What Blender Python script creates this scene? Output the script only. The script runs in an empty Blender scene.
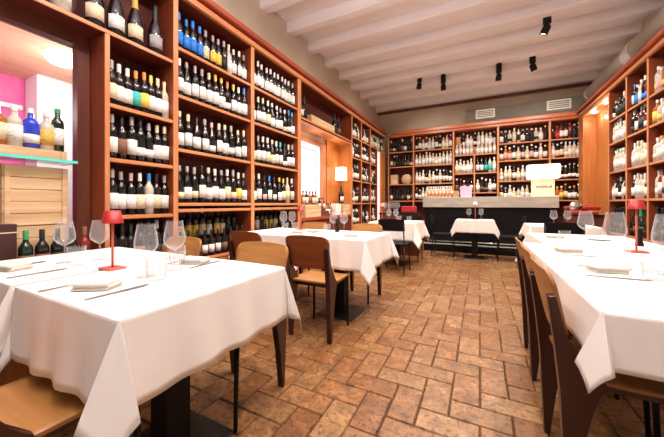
import bpy, bmesh, math, random
from mathutils import Vector, Matrix
PI = math.pi
random.seed(7)
C = bpy.context.scene.collection
scene = bpy.context.scene

# ------------------------------------------------------------------ materials
def new_mat(name):
    m = bpy.data.materials.new(name); m.use_nodes = True
    nt = m.node_tree
    return m, nt, nt.nodes['Principled BSDF']

def plain(name, col, rough=.5, metal=0., spec=.5, emit=None, es=0., coat=0.):
    m, nt, b = new_mat(name)
    b.inputs['Base Color'].default_value = (*col, 1)
    b.inputs['Roughness'].default_value = rough
    b.inputs['Metallic'].default_value = metal
    b.inputs['Specular IOR Level'].default_value = spec
    b.inputs['Coat Weight'].default_value = coat
    if emit:
        b.inputs['Emission Color'].default_value = (*emit, 1)
        b.inputs['Emission Strength'].default_value = es
    return m

def noisy(name, c1, c2, scale=(1, 1, 1), nscale=5., detail=4., rough=.5, bump=0., spec=.5, lo=.3, hi=.7, island=0., coat=0.):
    m, nt, b = new_mat(name)
    N = nt.nodes; L = nt.links
    tc = N.new('ShaderNodeTexCoord'); mp = N.new('ShaderNodeMapping')
    mp.inputs['Scale'].default_value = scale
    L.new(tc.outputs['Object'], mp.inputs['Vector'])
    no = N.new('ShaderNodeTexNoise'); no.inputs['Scale'].default_value = nscale; no.inputs['Detail'].default_value = detail
    L.new(mp.outputs['Vector'], no.inputs['Vector'])
    cr = N.new('ShaderNodeValToRGB')
    cr.color_ramp.elements[0].position = lo; cr.color_ramp.elements[0].color = (*c1, 1)
    cr.color_ramp.elements[1].position = hi; cr.color_ramp.elements[1].color = (*c2, 1)
    L.new(no.outputs['Fac'], cr.inputs['Fac'])
    L.new(cr.outputs['Color'], b.inputs['Base Color'])
    b.inputs['Roughness'].default_value = rough
    b.inputs['Specular IOR Level'].default_value = spec
    b.inputs['Coat Weight'].default_value = coat
    if bump:
        bp = N.new('ShaderNodeBump'); bp.inputs['Strength'].default_value = bump; bp.inputs['Distance'].default_value = .01
        L.new(no.outputs['Fac'], bp.inputs['Height']); L.new(bp.outputs['Normal'], b.inputs['Normal'])
    return m

def wood(name, c1, c2, axis, rough=.38, spec=.5):
    s = [22, 22, 22]; s['xyz'.index(axis)] = 1.6
    return noisy(name, c1, c2, tuple(s), 1.0, 5, rough, .08, spec, .3, .72)

O1, O2 = (.50, .175, .065), (.72, .30, .125)
WX = wood('cherry_wood_x', O1, O2, 'x'); WY = wood('cherry_wood_y', O1, O2, 'y'); WZ = wood('cherry_wood_z', O1, O2, 'z')
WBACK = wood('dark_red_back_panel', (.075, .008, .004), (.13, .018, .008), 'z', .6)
WREV = wood('amber_panel', (.46, .15, .035), (.64, .24, .065), 'z', .42)
WFRAME = wood('dark_window_frame', (.10, .025, .014), (.18, .05, .026), 'z', .4)
WFRY = wood('dark_window_frame_y', (.10, .025, .014), (.18, .05, .026), 'y', .4)
WMOLD = wood('red_brown_moulding', (.30, .05, .022), (.42, .085, .04), 'y', .35)
WMOLX = wood('orange_moulding_x', (.42, .10, .03), (.58, .17, .06), 'x', .35)
CRATE = wood('pale_crate_wood', (.55, .34, .17), (.80, .58, .35), 'y', .7)
CRATX = wood('pale_crate_wood_x', (.55, .34, .17), (.80, .58, .35), 'x', .7)
DCRATE = wood('dark_crate_wood', (.10, .03, .015), (.20, .07, .035), 'y', .6)
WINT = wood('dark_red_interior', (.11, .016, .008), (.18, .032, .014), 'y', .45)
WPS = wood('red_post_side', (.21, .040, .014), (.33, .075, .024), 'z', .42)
PLY = wood('golden_plywood', (.34, .145, .036), (.54, .265, .085), 'x', .32)
PLYSHADE = wood('shade_darkened_plywood', (.20, .048, .014), (.32, .09, .026), 'x', .36)  # same plywood as the golden one, darkened to carry shade on two backrests
LEGR = wood('dark_red_leg', (.030, .008, .006), (.050, .013, .008), 'z', .35)
PLYEDGE = plain('plywood_edge', (.33, .15, .05), .5)
BLK = plain('black_metal', (.007, .006, .006), .5, spec=.25)
BLKM = plain('matt_black', (.006, .005, .006), .7, spec=.2)
DPLATE = noisy('dark_steel', (.012, .010, .010), (.028, .022, .020), (1, 1, 1), 8, 3, .35)
WALLM = noisy('cream_plaster', (.52, .43, .32), (.62, .53, .41), (1, 1, 1), 1.3, 5, .85, .05)
CEILM = noisy('white_ceiling_plaster', (.84, .78, .78), (.91, .86, .86), (1, 1, 1), 1.1, 4, .8, .04)
DUCTM = noisy('taupe_duct', (.38, .37, .31), (.47, .45, .38), (1, 1, 1), 2, 3, .6)
DUCTW = plain('pale_duct_joint', (.62, .62, .58), .5)
BOXD = noisy('dark_taupe_box', (.13, .115, .09), (.19, .17, .135), (1, 1, 1), 2, 3, .7)
CLOTH = noisy('white_tablecloth', (.83, .79, .75), (.90, .87, .84), (1, 1, 1), 3, 3, .85, .06, .2)
NAPK = noisy('linen_napkin', (.70, .66, .58), (.80, .76, .69), (1, 1, 1), 30, 3, .9, .1, .2)
CONC = noisy('grey_concrete', (.42, .37, .31), (.60, .54, .47), (1, 1, 4), 3, 5, .6, .05)
STEEL = plain('polished_steel', (.75, .73, .70), .22, 1.)
RED = plain('red_lacquer', (.42, .022, .022), .4)
REDSTEM = plain('coral_stem', (.60, .11, .075), .4)
GLASSSHELF = plain('cyan_glass_edge', (.10, .78, .68), .1, emit=None)
PINK = noisy('pink_wall', (.80, .16, .42), (.88, .24, .50), (1, 1, 1), 6, 3, .8)
WHITEW = plain('white_wall', (.92, .92, .94), .8)
OCEIL = wood('salmon_ceiling', (.62, .30, .18), (.78, .44, .30), 'y', .7)
LAMPW = plain('lit_white_lamp', (.9, .88, .84), .5, emit=(1, .93, .85), es=9)
SHADEL = plain('lit_cream_shade', (.9, .85, .75), .7, emit=(1, .84, .62), es=2.2)
SHADEB = plain('lit_white_shade', (.9, .88, .8), .7, emit=(1, .93, .78), es=2.6)
PANE = plain('lit_window_pane', (.9, .9, .95), .4, emit=(.93, .92, 1.), es=1.5)
LILAC = plain('lilac_bars', (.42, .38, .62), .5)
PAPER = plain('white_card', (.85, .82, .78), .7)
CARD = plain('brown_cardboard', (.50, .30, .17), .8)
LILACP = plain('lilac_paper', (.72, .58, .82), .7)
MARKS = plain('faded_brown_marks', (.40, .22, .12), .8)
GRILLE = plain('vent_white', (.78, .76, .70), .5)
GRD = plain('vent_slot', (.22, .20, .17), .6)

def thin_glass(name, lo=.05, hi=.75):
    m, nt, b = new_mat(name)
    N = nt.nodes; L = nt.links; out = N['Material Output']
    tr = N.new('ShaderNodeBsdfTransparent'); tr.inputs['Color'].default_value = (.97, .97, .98, 1)
    b.inputs['Base Color'].default_value = (.80, .80, .82, 1); b.inputs['Roughness'].default_value = .04
    b.inputs['Specular IOR Level'].default_value = 1.
    lw = N.new('ShaderNodeLayerWeight'); lw.inputs['Blend'].default_value = .35
    mr_ = N.new('ShaderNodeMapRange'); mr_.inputs['From Min'].default_value = .22; mr_.inputs['To Min'].default_value = lo; mr_.inputs['To Max'].default_value = hi
    L.new(lw.outputs['Facing'], mr_.inputs['Value'])
    mx_ = N.new('ShaderNodeMixShader'); L.new(mr_.outputs['Result'], mx_.inputs['Fac'])
    L.new(tr.outputs[0], mx_.inputs[1]); L.new(b.outputs[0], mx_.inputs[2]); L.new(mx_.outputs[0], out.inputs['Surface'])
    return m
def glassm(name, col=(1, 1, 1), rough=.0):
    m, nt, b = new_mat(name)
    b.inputs['Base Color'].default_value = (*col, 1)
    b.inputs['Roughness'].default_value = rough
    b.inputs['Transmission Weight'].default_value = 1.
    b.inputs['IOR'].default_value = 1.45
    return m
GLASS = thin_glass('clear_glass', .13, .80); CYG = glassm('cyan_shelf_glass', (.55, .97, .93))

GL = {'D': plain('dark_bottle_glass', (.008, .007, .006), .10, spec=.7),
      'G': plain('deep_green_bottle_glass', (.010, .028, .014), .10, spec=.7),
      'C': plain('pale_bottle_glass', (.62, .56, .46), .12, spec=.7),
      'A': plain('amber_bottle_glass', (.42, .14, .02), .12, spec=.7),
      'B': plain('blue_bottle_glass', (.02, .06, .62), .10, spec=.7),
      'R': plain('ruby_bottle_glass', (.20, .02, .02), .10, spec=.7)}
GNAME = {'D': 'dark', 'G': 'dark green', 'C': 'pale', 'A': 'amber', 'B': 'blue', 'R': 'ruby'}
COLS = {'k': ('black', (.012, .012, .013)), 'g': ('grey', (.40, .37, .38)), 'w': ('white', (.86, .83, .80)),
        'c': ('cream', (.82, .68, .46)), 'o': ('orange', (.80, .26, .07)), 'y': ('yellow', (.85, .60, .10)),
        'b': ('blue', (.03, .24, .80)), 't': ('teal', (.05, .50, .45)), 'r': ('red', (.55, .03, .03)),
        'n': ('green', (.05, .32, .12)), 'd': ('gold', (.70, .45, .10)), 'p': ('pink', (.75, .45, .45)), 'm': ('brown', (.22, .10, .05))}
CM = {}
for k, (n_, c_) in COLS.items():
    CM[k] = plain(n_ + '_paper', c_, .45)
CMM = {k: CM[k] for k in CM}

# label paper with faint print lines
def label_mat(k):
    n_, c_ = COLS[k]
    m, nt, b = new_mat(n_ + '_printed_label')
    N = nt.nodes; L = nt.links
    tc = N.new('ShaderNodeTexCoord'); mp = N.new('ShaderNodeMapping'); mp.inputs['Scale'].default_value = (60, 60, 110)
    L.new(tc.outputs['Object'], mp.inputs['Vector'])
    no = N.new('ShaderNodeTexNoise'); no.inputs['Scale'].default_value = 1.; no.inputs['Detail'].default_value = 2
    L.new(mp.outputs['Vector'], no.inputs['Vector'])
    cr = N.new('ShaderNodeValToRGB')
    cr.color_ramp.elements[0].position = .34; cr.color_ramp.elements[0].color = tuple(x * .45 for x in c_) + (1,)
    cr.color_ramp.elements[1].position = .42; cr.color_ramp.elements[1].color = (*c_, 1)
    L.new(no.outputs['Fac'], cr.inputs['Fac']); L.new(cr.outputs['Color'], b.inputs['Base Color'])
    b.inputs['Roughness'].default_value = .6
    return m
LM = {k: label_mat(k) for k in COLS}

# ------------------------------------------------------------------ mesh helpers
def box(bm, x0, x1, y0, y1, z0, z1, mi=0, bev=0.):
    g = bmesh.new() if bev else bm
    vs = [g.verts.new((x, y, z)) for x in (x0, x1) for y in (y0, y1) for z in (z0, z1)]
    for f in ((0, 1, 3, 2), (4, 6, 7, 5), (0, 4, 5, 1), (2, 3, 7, 6), (0, 2, 6, 4), (1, 5, 7, 3)):
        g.faces.new([vs[i] for i in f]).material_index = mi
    if bev:
        bmesh.ops.bevel(g, geom=list(g.edges), offset=bev, segments=1, affect='EDGES', clamp_overlap=True)
        for f in g.faces: f.material_index = mi
        merge(bm, g)

def merge(bm, g, mat=None):
    g.verts.ensure_lookup_table()
    mp = {v: bm.verts.new((mat @ v.co) if mat else v.co) for v in g.verts}
    for f in g.faces:
        try:
            nf = bm.faces.new([mp[v] for v in f.verts]); nf.material_index = f.material_index; nf.smooth = f.smooth
        except ValueError: pass
    g.free()

def lathe(bm, prof, seg=16, cx=0., cy=0., z0=0., mi=0, a0=0., a1=2 * PI, smooth=True, ax='z'):
    full = abs(a1 - a0 - 2 * PI) < 1e-6
    n = seg if full else seg + 1
    rings = []
    def P(r, a, z):
        if ax == 'z': return (cx + r * math.cos(a), cy + r * math.sin(a), z0 + z)
        if ax == 'y': return (cx + r * math.cos(a), cy + z, z0 + r * math.sin(a))
        return (cx + z, cy + r * math.cos(a), z0 + r * math.sin(a))
    for r, z in prof:
        if r < 1e-6 and full:
            rings.append([bm.verts.new(P(0, 0, z))])
        else:
            rings.append([bm.verts.new(P(r, a0 + (a1 - a0) * i / seg, z)) for i in range(n)])
    for A, B in zip(rings, rings[1:]):
        for i in range(seg):
            j = (i + 1) % n
            try:
                if len(A) == 1 and len(B) == 1: continue
                if len(A) == 1: f = bm.faces.new((A[0], B[j], B[i]))
                elif len(B) == 1: f = bm.faces.new((A[i], A[j], B[0]))
                else: f = bm.faces.new((A[i], A[j], B[j], B[i]))
                f.material_index = mi; f.smooth = smooth
            except ValueError: pass

def tube(bm, p, q, r0, r1=None, seg=10, mi=0):
    p, q = Vector(p), Vector(q); r1 = r0 if r1 is None else r1
    d = (q - p); L = d.length
    g = bmesh.new(); lathe(g, [(0, 0), (r0, 0), (r1, L), (0, L)], seg, mi=mi)
    M = Matrix.Translation(p) @ d.to_track_quat('Z', 'Y').to_matrix().to_4x4()
    merge(bm, g, M)

def prism(bm, pts, axis, a, b, mi=0):
    """extrude a 2-D outline along axis from a to b"""
    def P(u, v, t): return {'x': (t, u, v), 'y': (u, t, v), 'z': (u, v, t)}[axis]
    A = [bm.verts.new(P(u, v, a)) for u, v in pts]; B = [bm.verts.new(P(u, v, b)) for u, v in pts]
    n = len(pts)
    bm.faces.new(A).material_index = mi; bm.faces.new(B[::-1]).material_index = mi
    for i in range(n):
        bm.faces.new((A[i], B[i], B[(i + 1) % n], A[(i + 1) % n])).material_index = mi

def mesh_of(name, bm, mats, fix=True):
    if fix: bmesh.ops.recalc_face_normals(bm, faces=list(bm.faces))
    me = bpy.data.meshes.new(name); bm.to_mesh(me); bm.free()
    for m in (mats if isinstance(mats, (list, tuple)) else [mats]): me.materials.append(m)
    return me

def tag(o, label=None, cat=None, group=None, kind=None):
    if label:
        assert 3 < len(label.split()) < 17, label
        o['label'] = label
    if cat: o['category'] = cat
    if group: o['group'] = group
    if kind: o['kind'] = kind
    return o

def obj(name, bm, mats, parent=None, local=False, fix=True):
    """link a bmesh; world coordinates are shifted into the parent's frame unless local"""
    me = bm if isinstance(bm, bpy.types.Mesh) else mesh_of(name, bm, mats, fix)
    o = bpy.data.objects.new(name, me); C.objects.link(o)
    if parent:
        o.parent = parent
        if not local:
            off = parent.location.copy(); p = parent.parent
            while p: off += p.location; p = p.parent
            me.transform(Matrix.Translation(-off))
    return o

def empty(name, loc, label, cat, group=None, rz=0.):
    o = bpy.data.objects.new(name, None); C.objects.link(o); o.location = loc; o.rotation_euler.z = rz
    o.empty_display_size = .1
    return tag(o, label, cat, group)

def copy_tree(o, parent=None):
    c = o.copy(); C.objects.link(c); c.parent = parent
    for ch in list(o.children): copy_tree(ch, c)
    return c

def struct(name, bm, mats, parent=None):
    o = obj(name, bm, mats, parent)
    if parent is None: o['kind'] = 'structure'
    return o

# ------------------------------------------------------------------ room shell
XL, XLW, XR, XRW = -2.52, -2.85, 2.0, 2.38
YB, YBW, Y0 = 8.45, 8.78, -1.6
ZC = 3.98

# floor: terracotta tiles laid in herringbone, each with eased edges
bm = bmesh.new()
box(bm, -2.9, 2.42, Y0, YBW + .05, -.08, -.007, 1)
U = .144; g = .0030
rng = random.Random(3)
def brick(x0, y0, x1, y1):
    if x1 < -2.86 or x0 > 2.4 or y1 < Y0 or y0 > YBW: return
    j = lambda: rng.uniform(-.0020, .0020)
    c = [(x0 + g + j(), y0 + g + j()), (x1 - g + j(), y0 + g + j()), (x1 - g + j(), y1 - g + j()), (x0 + g + j(), y1 - g + j())]
    b = .0045; cx, cy = (x0 + x1) / 2, (y0 + y1) / 2
    hz = rng.uniform(-.0008, .0)
    top = [bm.verts.new((x + (b if x < cx else -b), y + (b if y < cy else -b), hz)) for x, y in c]
    bot = [bm.verts.new((x, y, -.0068)) for x, y in c]
    bm.faces.new(top)
    for i in range(4): bm.faces.new((bot[i], bot[(i + 1) % 4], top[(i + 1) % 4], top[i]))
for i in range(-22, 20):
    for k in range(-14, 64):
        m_ = (i - k) % 4
        if m_ == 0: brick(i * U, k * U, (i + 2) * U, (k + 1) * U)
        elif m_ == 3: brick(i * U, k * U, (i + 1) * U, (k + 2) * U)
FL, nt, b = new_mat('terracotta_tiles')
N = nt.nodes; L = nt.links
tc = N.new('ShaderNodeTexCoord')
geo = N.new('ShaderNodeNewGeometry')
cr = N.new('ShaderNodeValToRGB')
els = cr.color_ramp.elements
els[0].position = 0; els[0].color = (.29, .125, .048, 1)
els[1].position = 1; els[1].color = (.44, .25, .115, 1)
e = els.new(.35); e.color = (.38, .185, .075, 1)
e = els.new(.65); e.color = (.34, .175, .072, 1)
L.new(geo.outputs['Random Per Island'], cr.inputs['Fac'])
n1 = N.new('ShaderNodeTexNoise'); n1.inputs['Scale'].default_value = 11; n1.inputs['Detail'].default_value = 6; n1.inputs['Roughness'].default_value = .65
L.new(tc.outputs['Object'], n1.inputs['Vector'])
r1 = N.new('ShaderNodeValToRGB'); r1.color_ramp.elements[0].position = .3; r1.color_ramp.elements[0].color = (.36, .30, .25, 1)
r1.color_ramp.elements[1].position = .62; r1.color_ramp.elements[1].color = (1.1, 1.08, 1.05, 1)
L.new(n1.outputs['Fac'], r1.inputs['Fac'])
mx = N.new('ShaderNodeMix'); mx.data_type = 'RGBA'; mx.blend_type = 'MULTIPLY'; mx.inputs['Factor'].default_value = .85
L.new(cr.outputs['Color'], mx.inputs['A']); L.new(r1.outputs['Color'], mx.inputs['B'])
n2 = N.new('ShaderNodeTexNoise'); n2.inputs['Scale'].default_value = 38; n2.inputs['Detail'].default_value = 5; n2.inputs['Roughness'].default_value = .7
L.new(tc.outputs['Object'], n2.inputs['Vector'])
r2 = N.new('ShaderNodeValToRGB'); r2.color_ramp.elements[0].position = .38; r2.color_ramp.elements[0].color = (.30, .2, .14, 1)
r2.color_ramp.elements[1].position = .50; r2.color_ramp.elements[1].color = (1, 1, 1, 1)
L.new(n2.outputs['Fac'], r2.inputs['Fac'])
mx2 = N.new('ShaderNodeMix'); mx2.data_type = 'RGBA'; mx2.blend_type = 'MULTIPLY'; mx2.inputs['Factor'].default_value = .8
L.new(mx.outputs['Result'], mx2.inputs['A']); L.new(r2.outputs['Color'], mx2.inputs['B'])
L.new(mx2.outputs['Result'], b.inputs['Base Color'])
rr = N.new('ShaderNodeMapRange'); rr.inputs['To Min'].default_value = .42; rr.inputs['To Max'].default_value = .16
L.new(n1.outputs['Fac'], rr.inputs['Value']); L.new(rr.outputs['Result'], b.inputs['Roughness'])
bp = N.new('ShaderNodeBump'); bp.inputs['Strength'].default_value = .35; bp.inputs['Distance'].default_value = .006
L.new(n2.outputs['Fac'], bp.inputs['Height']); L.new(bp.outputs['Normal'], b.inputs['Normal'])
GROUT = plain('dark_grout', (.055, .026, .014), .9)
struct('floor', bm, [FL, GROUT])

# ceiling with plaster beams running across the room
bm = bmesh.new()
box(bm, -2.98, 2.5, Y0, YBW + .1, ZC + .10, ZC + .20)
y = -1.35
while y < 8.6:
    pts = [(y, ZC + .11), (y + .01, ZC - .045), (y + .03, ZC - .06), (y + .16, ZC - .06), (y + .185, ZC - .045), (y + .24, ZC + .11)]
    prism(bm, pts, 'x', -2.9, 2.4)
    y += .66
struct('ceiling', bm, CEILM)
bm = bmesh.new(); box(bm, -2.85, 2.38, YBW - .05, YBW - .0, ZC - .13, ZC - .062)
struct('trim_3', bm, WFRAME)

# left wall with the big bar window and the niche window, back wall, right wall
bm = bmesh.new()
XO = XLW - .10
def wl(y0, y1, z0, z1): box(bm, XO, XLW, y0, y1, z0, z1)
wl(Y0, 1.14, 2.34, ZC + .10); wl(Y0, 1.14, 0, .60)
wl(1.14, 3.98, 0, ZC + .10)
wl(3.98, 5.12, 0, .85); wl(3.98, 5.12, 2.24, ZC + .10)
wl(5.12, YBW, 0, ZC + .10)
wl(Y0, -.75, .60, 2.34)
struct('wall_left', bm, WALLM)
bm = bmesh.new(); box(bm, XO, XRW + .1, YBW, YBW + .1, 0, ZC + .10); struct('wall_back', bm, WALLM)
bm = bmesh.new(); box(bm, XRW, XRW + .1, Y0, YBW, 0, ZC + .10); struct('wall_right', bm, WALLM)

# the bar room seen through the windows
bm = bmesh.new()
box(bm, -5.9, -5.8, -1.6, 1.9, 0, 2.95); struct('wall_bar_room_pink', bm, PINK)
bm = bmesh.new()
box(bm, -5.5, -5.4, 1.70, 6.6, 0, 2.95); box(bm, -5.79, -5.501, 1.70, 1.80, 0, 2.95)
box(bm, -5.4, XO, 6.6, 6.7, 0, 2.95); struct('wall_bar_room_white', bm, WHITEW)
bm = bmesh.new(); box(bm, -5.9, XO, -1.7, -1.6, 0, 2.95); struct('wall_bar_room_near', bm, PINK)
bm = bmesh.new(); box(bm, -5.9, XO - .001, -1.7, 6.7, 2.86, 2.96); struct('ceiling_bar_room', bm, OCEIL)
bm = bmesh.new(); box(bm, -5.9, XO - .001, -1.7, 6.7, -.08, -.0); struct('floor_bar_room', bm, WFRAME)
bm = bmesh.new(); box(bm, -5.8, -5.74, -1.6, 1.66, 2.40, 2.46); struct('glass_reflection_strip', bm, WHITEW)  # white strip on the pink wall, modelled in place of a glass reflection
for (x, y, r, lab) in ((-4.45, 1.63, .155, 'round glowing ceiling lamp seen at the top of the bar window'), (-5.3, .95, .15, 'small round lamp over the pink wall, added for a glass reflection')):  # second glowing disc is added, standing in for a reflection in the glass
    bm = bmesh.new(); lathe(bm, [(0, 0), (r * .85, .0), (r, .03), (r, .10), (0, .10)], 24, x, y, 2.76)
    tag(obj('ceiling_lamp_or_reflection', bm, LAMPW), lab, 'ceiling lamp')

# window 1 : dark frame, sill, glass
w1 = empty('window_1', (XLW, .2, .6), None, None); w1['kind'] = 'structure'
bm = bmesh.new()
box(bm, -2.80, -2.73, 1.085, 1.165, .60, 2.39); obj('window_frame', bm, WFRAME, w1)
bm = bmesh.new(); box(bm, -2.80, -2.73, -.75, 1.085, 2.285, 2.39); obj('window_frame', bm, WFRY, w1)
bm = bmesh.new(); box(bm, -2.80, -2.73, -.75, -.67, .60, 2.285); obj('window_frame', bm, WFRAME, w1)
bm = bmesh.new(); box(bm, -2.95, XL + .01, -.75, 1.165, .0, .60); struct('trim_5', bm, WREV)

# window 2 in the niche
w2 = empty('window_2', (XLW, 4.5, .85), None, None); w2['kind'] = 'structure'
bm = bmesh.new()
box(bm, -2.87, -2.81, 3.90, 3.99, .85, 2.30, bev=.006); box(bm, -2.87, -2.81, 5.10, 5.24, .85, 2.30, bev=.006)
box(bm, -2.87, -2.81, 3.99, 5.10, 2.22, 2.30, bev=.006)
obj('window_frame', bm, WZ, w2)
bm = bmesh.new(); box(bm, -2.90, -2.885, 3.99, 5.10, .86, 2.22); obj('pane', bm, PANE, w2)
bm = bmesh.new()
box(bm, -2.884, -2.875, 4.14, 4.16, .95, 2.12); box(bm, -2.884, -2.875, 4.92, 4.94, .95, 2.12); box(bm, -2.884, -2.875, 4.16, 4.92, 2.10, 2.12)
obj('glazing_bar', bm, LILAC, w2)
# tall narrow lit window near the back left corner
w3 = empty('window_3', (-2.80, 8.1, .3), None, None); w3['kind'] = 'structure'
bm = bmesh.new(); box(bm, -2.60, -2.56, 7.715, 8.0, .35, 2.555); obj('pane', bm, PANE, w3)
bm = bmesh.new(); box(bm, -2.82, XL - .002, 8.003, 8.445, .0, 2.56); obj('window_frame', bm, WREV, w3)

# ------------------------------------------------------------------ cornices
def cornice(name, side):
    bm = bmesh.new()
    if side == 'L':
        box(bm, XL - .03, XL + .02, Y0, YB, 3.035, 3.10, 0, .008); box(bm, XLW, XL - .03, Y0, YB, 3.035, 3.10, 2); box(bm, XLW, XL - .01, Y0, YB, 3.10, 3.125, 1); box(bm, XLW, XL + .055, Y0, YB - .0, 3.125, 3.195, 1, .012)
        mats = [WY, WMOLD, WINT]
    elif side == 'R':
        box(bm, XR - .02, XR + .03, Y0, YB, 3.035, 3.10, 0, .008); box(bm, XR + .03, XRW, Y0, YB, 3.035, 3.10, 2); box(bm, XR + .01, XRW, Y0, YB, 3.10, 3.125, 1); box(bm, XR - .055, XRW, Y0, YB, 3.125, 3.195, 1, .012)
        mats = [WY, WMOLD, WINT]
    else:
        box(bm, -2.44, XR, YB - .02, YBW, 3.035, 3.10, 0, .008); box(bm, -2.30, XR - .0, YB - .05, YBW, 3.10, 3.20, 0, .012)
        mats = [WMOLX]
    struct(name, bm, mats)
cornice('trim_1', 'L'); cornice('trim_2', 'R'); cornice('trim_6', 'B')

# ------------------------------------------------------------------ bookcases
def bookcase(label, side, a0, a1, shelves, posts, group, zt=3.035, zb=0., floor_panel=True, extra=None, th=.032):
    """side L/R: a along Y ; side B: a along X. posts = list of (p0,p1)"""
    if side == 'L': loc = (XL - .15, (a0 + a1) / 2, zb)
    elif side == 'R': loc = (XR + .15, (a0 + a1) / 2, zb)
    else: loc = ((a0 + a1) / 2, YB + .15, zb)
    t = empty('wine_bookcase', loc, label, 'bookcase', group)
    def bx(bm, p0, p1, z0, z1, d0=0., d1=.315, bev=0., mi=0):
        if side == 'L': box(bm, XL - d1, XL - d0, p0, p1, z0, z1, mi, bev)
        elif side == 'R': box(bm, XR + d0, XR + d1, p0, p1, z0, z1, mi, bev)
        else: box(bm, p0, p1, YB + d0, YB + d1, z0, z1, mi, bev)
    WH = WX if side == 'B' else WY
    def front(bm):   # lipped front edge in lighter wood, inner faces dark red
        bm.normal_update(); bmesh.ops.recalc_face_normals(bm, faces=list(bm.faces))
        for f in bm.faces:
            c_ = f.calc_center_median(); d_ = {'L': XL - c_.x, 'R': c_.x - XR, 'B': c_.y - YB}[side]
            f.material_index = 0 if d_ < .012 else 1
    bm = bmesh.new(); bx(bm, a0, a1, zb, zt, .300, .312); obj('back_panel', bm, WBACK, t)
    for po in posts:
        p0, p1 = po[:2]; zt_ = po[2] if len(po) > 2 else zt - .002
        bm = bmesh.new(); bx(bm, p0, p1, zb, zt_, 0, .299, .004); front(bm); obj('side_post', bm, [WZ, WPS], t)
    for sh in shelves:
        z, s0, s1 = sh if isinstance(sh, tuple) else (sh, a0, a1)
        ps = sorted(q[:2] for q in posts if len(q) < 3 or z < q[2])
        # cut the shelf between the posts
        cuts = [s0]
        for p0, p1 in ps:
            if p1 <= s0 + .001: cuts[0] = max(cuts[0], p1); continue
            if p0 >= s1: continue
            if p0 <= s0: cuts[0] = p1
            else: cuts += [p0, p1]
        cuts.append(s1)
        for q0, q1 in zip(cuts[::2], cuts[1::2]):
            if q1 - q0 > .03:
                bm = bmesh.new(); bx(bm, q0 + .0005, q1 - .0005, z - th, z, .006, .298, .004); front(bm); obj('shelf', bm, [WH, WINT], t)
    return t, bx

SL = [.53, 1.09, 1.605, 2.115, 2.565]
def panel_front(t, bx, a0, a1, z1, label_n='cupboard_door'):
    n = max(1, round((a1 - a0) / .5)); w = (a1 - a0) / n
    for i in range(n):
        bm = bmesh.new(); bx(bm, a0 + i * w + .004, a0 + (i + 1) * w - .004, .06, z1, -.001, .02, .004); obj(label_n, bm, WREV, t)

t, bx = bookcase('narrow cherry wood bookcase beside the left window', 'L', 1.17, 1.72, [.53, .99, 1.435, 1.855], [(1.17, 1.205)], 'left wall bookcases', zt=2.375)
panel_front(t, bx, 1.205, 1.72, .49)
t, bx = bookcase('long overhead cherry wood shelf above the left window', 'L', -.75, 1.72, [2.408], [], 'left wall bookcases', zb=2.376)
t, bx = bookcase('first wide cherry wood bookcase right of the left window', 'L', 1.72, 2.74, SL + [1.03], [(1.72, 1.77)], 'left wall bookcases')
panel_front(t, bx, 1.77, 2.74, .49)
t, bx = bookcase('second wide cherry wood bookcase, just left of the lit niche', 'L', 2.74, 3.87, SL + [1.03], [(2.74, 2.80), (3.775, 3.87)], 'left wall bookcases')
panel_front(t, bx, 2.80, 3.775, .49)
t, bx = bookcase('overhead shelf above the lit niche on the left wall', 'L', 3.87, 5.89, [2.47], [], 'left wall bookcases', zb=2.41)
t, bx = bookcase('tall narrow double bookcase past the lit niche', 'L', 5.89, 7.16, [.60, 1.10, 1.62, 2.13, 2.59], [(5.89, 5.94), (6.47, 6.52), (7.11, 7.16)], 'left wall bookcases')
t, bx = bookcase('corner shelf above the narrow lit window at the far left', 'L', 7.16, 8.445, [2.60, (1.10, 7.16, 7.70), (1.62, 7.16, 7.70), (2.13, 7.16, 7.70), (.60, 7.16, 7.70)], [(7.68, 7.71, 2.56)], 'left wall bookcases', zb=.001)
# widen: only the small column has posts below the corner shelf
# niche panelling
bm = bmesh.new(); box(bm, -2.84, -2.80, 5.26, 5.885, .85, 2.405); struct('trim_7', bm, WREV)
bm = bmesh.new(); box(bm, -2.84, XL - .002, 3.872, 5.885, .80, .85, bev=.004); box(bm, -2.84, XL - .03, 3.872, 5.885, 0, .80, 1); struct('trim_8', bm, [WMOLD, WFRAME])
bm = bmesh.new(); box(bm, -2.84, XL - .001, 3.872, 5.885, 2.385, 2.409); struct('trim_9', bm, WY)
bm = bmesh.new(); box(bm, -2.80, XL - .001, 5.862, 5.888, .851, 2.384); struct('trim_10', bm, WREV)

SB = [.60, 1.17, 1.655, 2.165, 2.60]
BX = [-2.44, -1.72, -.66, .385, 1.45, 2.10]
t, bx = bookcase('dim corner bookcase at the left end of the back wall', 'B', BX[0], BX[1], SB, [(BX[0], BX[0] + .03)], 'back wall bookcases')
t, bx = bookcase('back wall bookcase behind the left end of the bar', 'B', BX[1], BX[2], SB, [(BX[1], BX[1] + .045)], 'back wall bookcases')
t, bx = bookcase('back wall bookcase with a centre divider behind the bar', 'B', BX[2], BX[3], [.60, 1.38, 1.89, (2.38, BX[2], BX[3])], [(BX[2], BX[2] + .045), (-.15, -.115, 2.346)], 'back wall bookcases')
t, bx = bookcase('back wall bookcase directly behind the bar lamp', 'B', BX[3], BX[4], SB, [(BX[3], BX[3] + .045)], 'back wall bookcases')
t, bx = bookcase('back wall bookcase at the right corner past the bar', 'B', BX[4], BX[5], SB, [(BX[4], BX[4] + .045), (BX[5] - .03, BX[5])], 'back wall bookcases')
SR = [.60, 1.15, 1.625, 2.115, 2.515]
t, bx = bookcase('right wall bookcase next to the wood panelled recess', 'R', 6.05, 6.74, SR, [(6.695, 6.74)], 'right wall bookcases')
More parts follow.
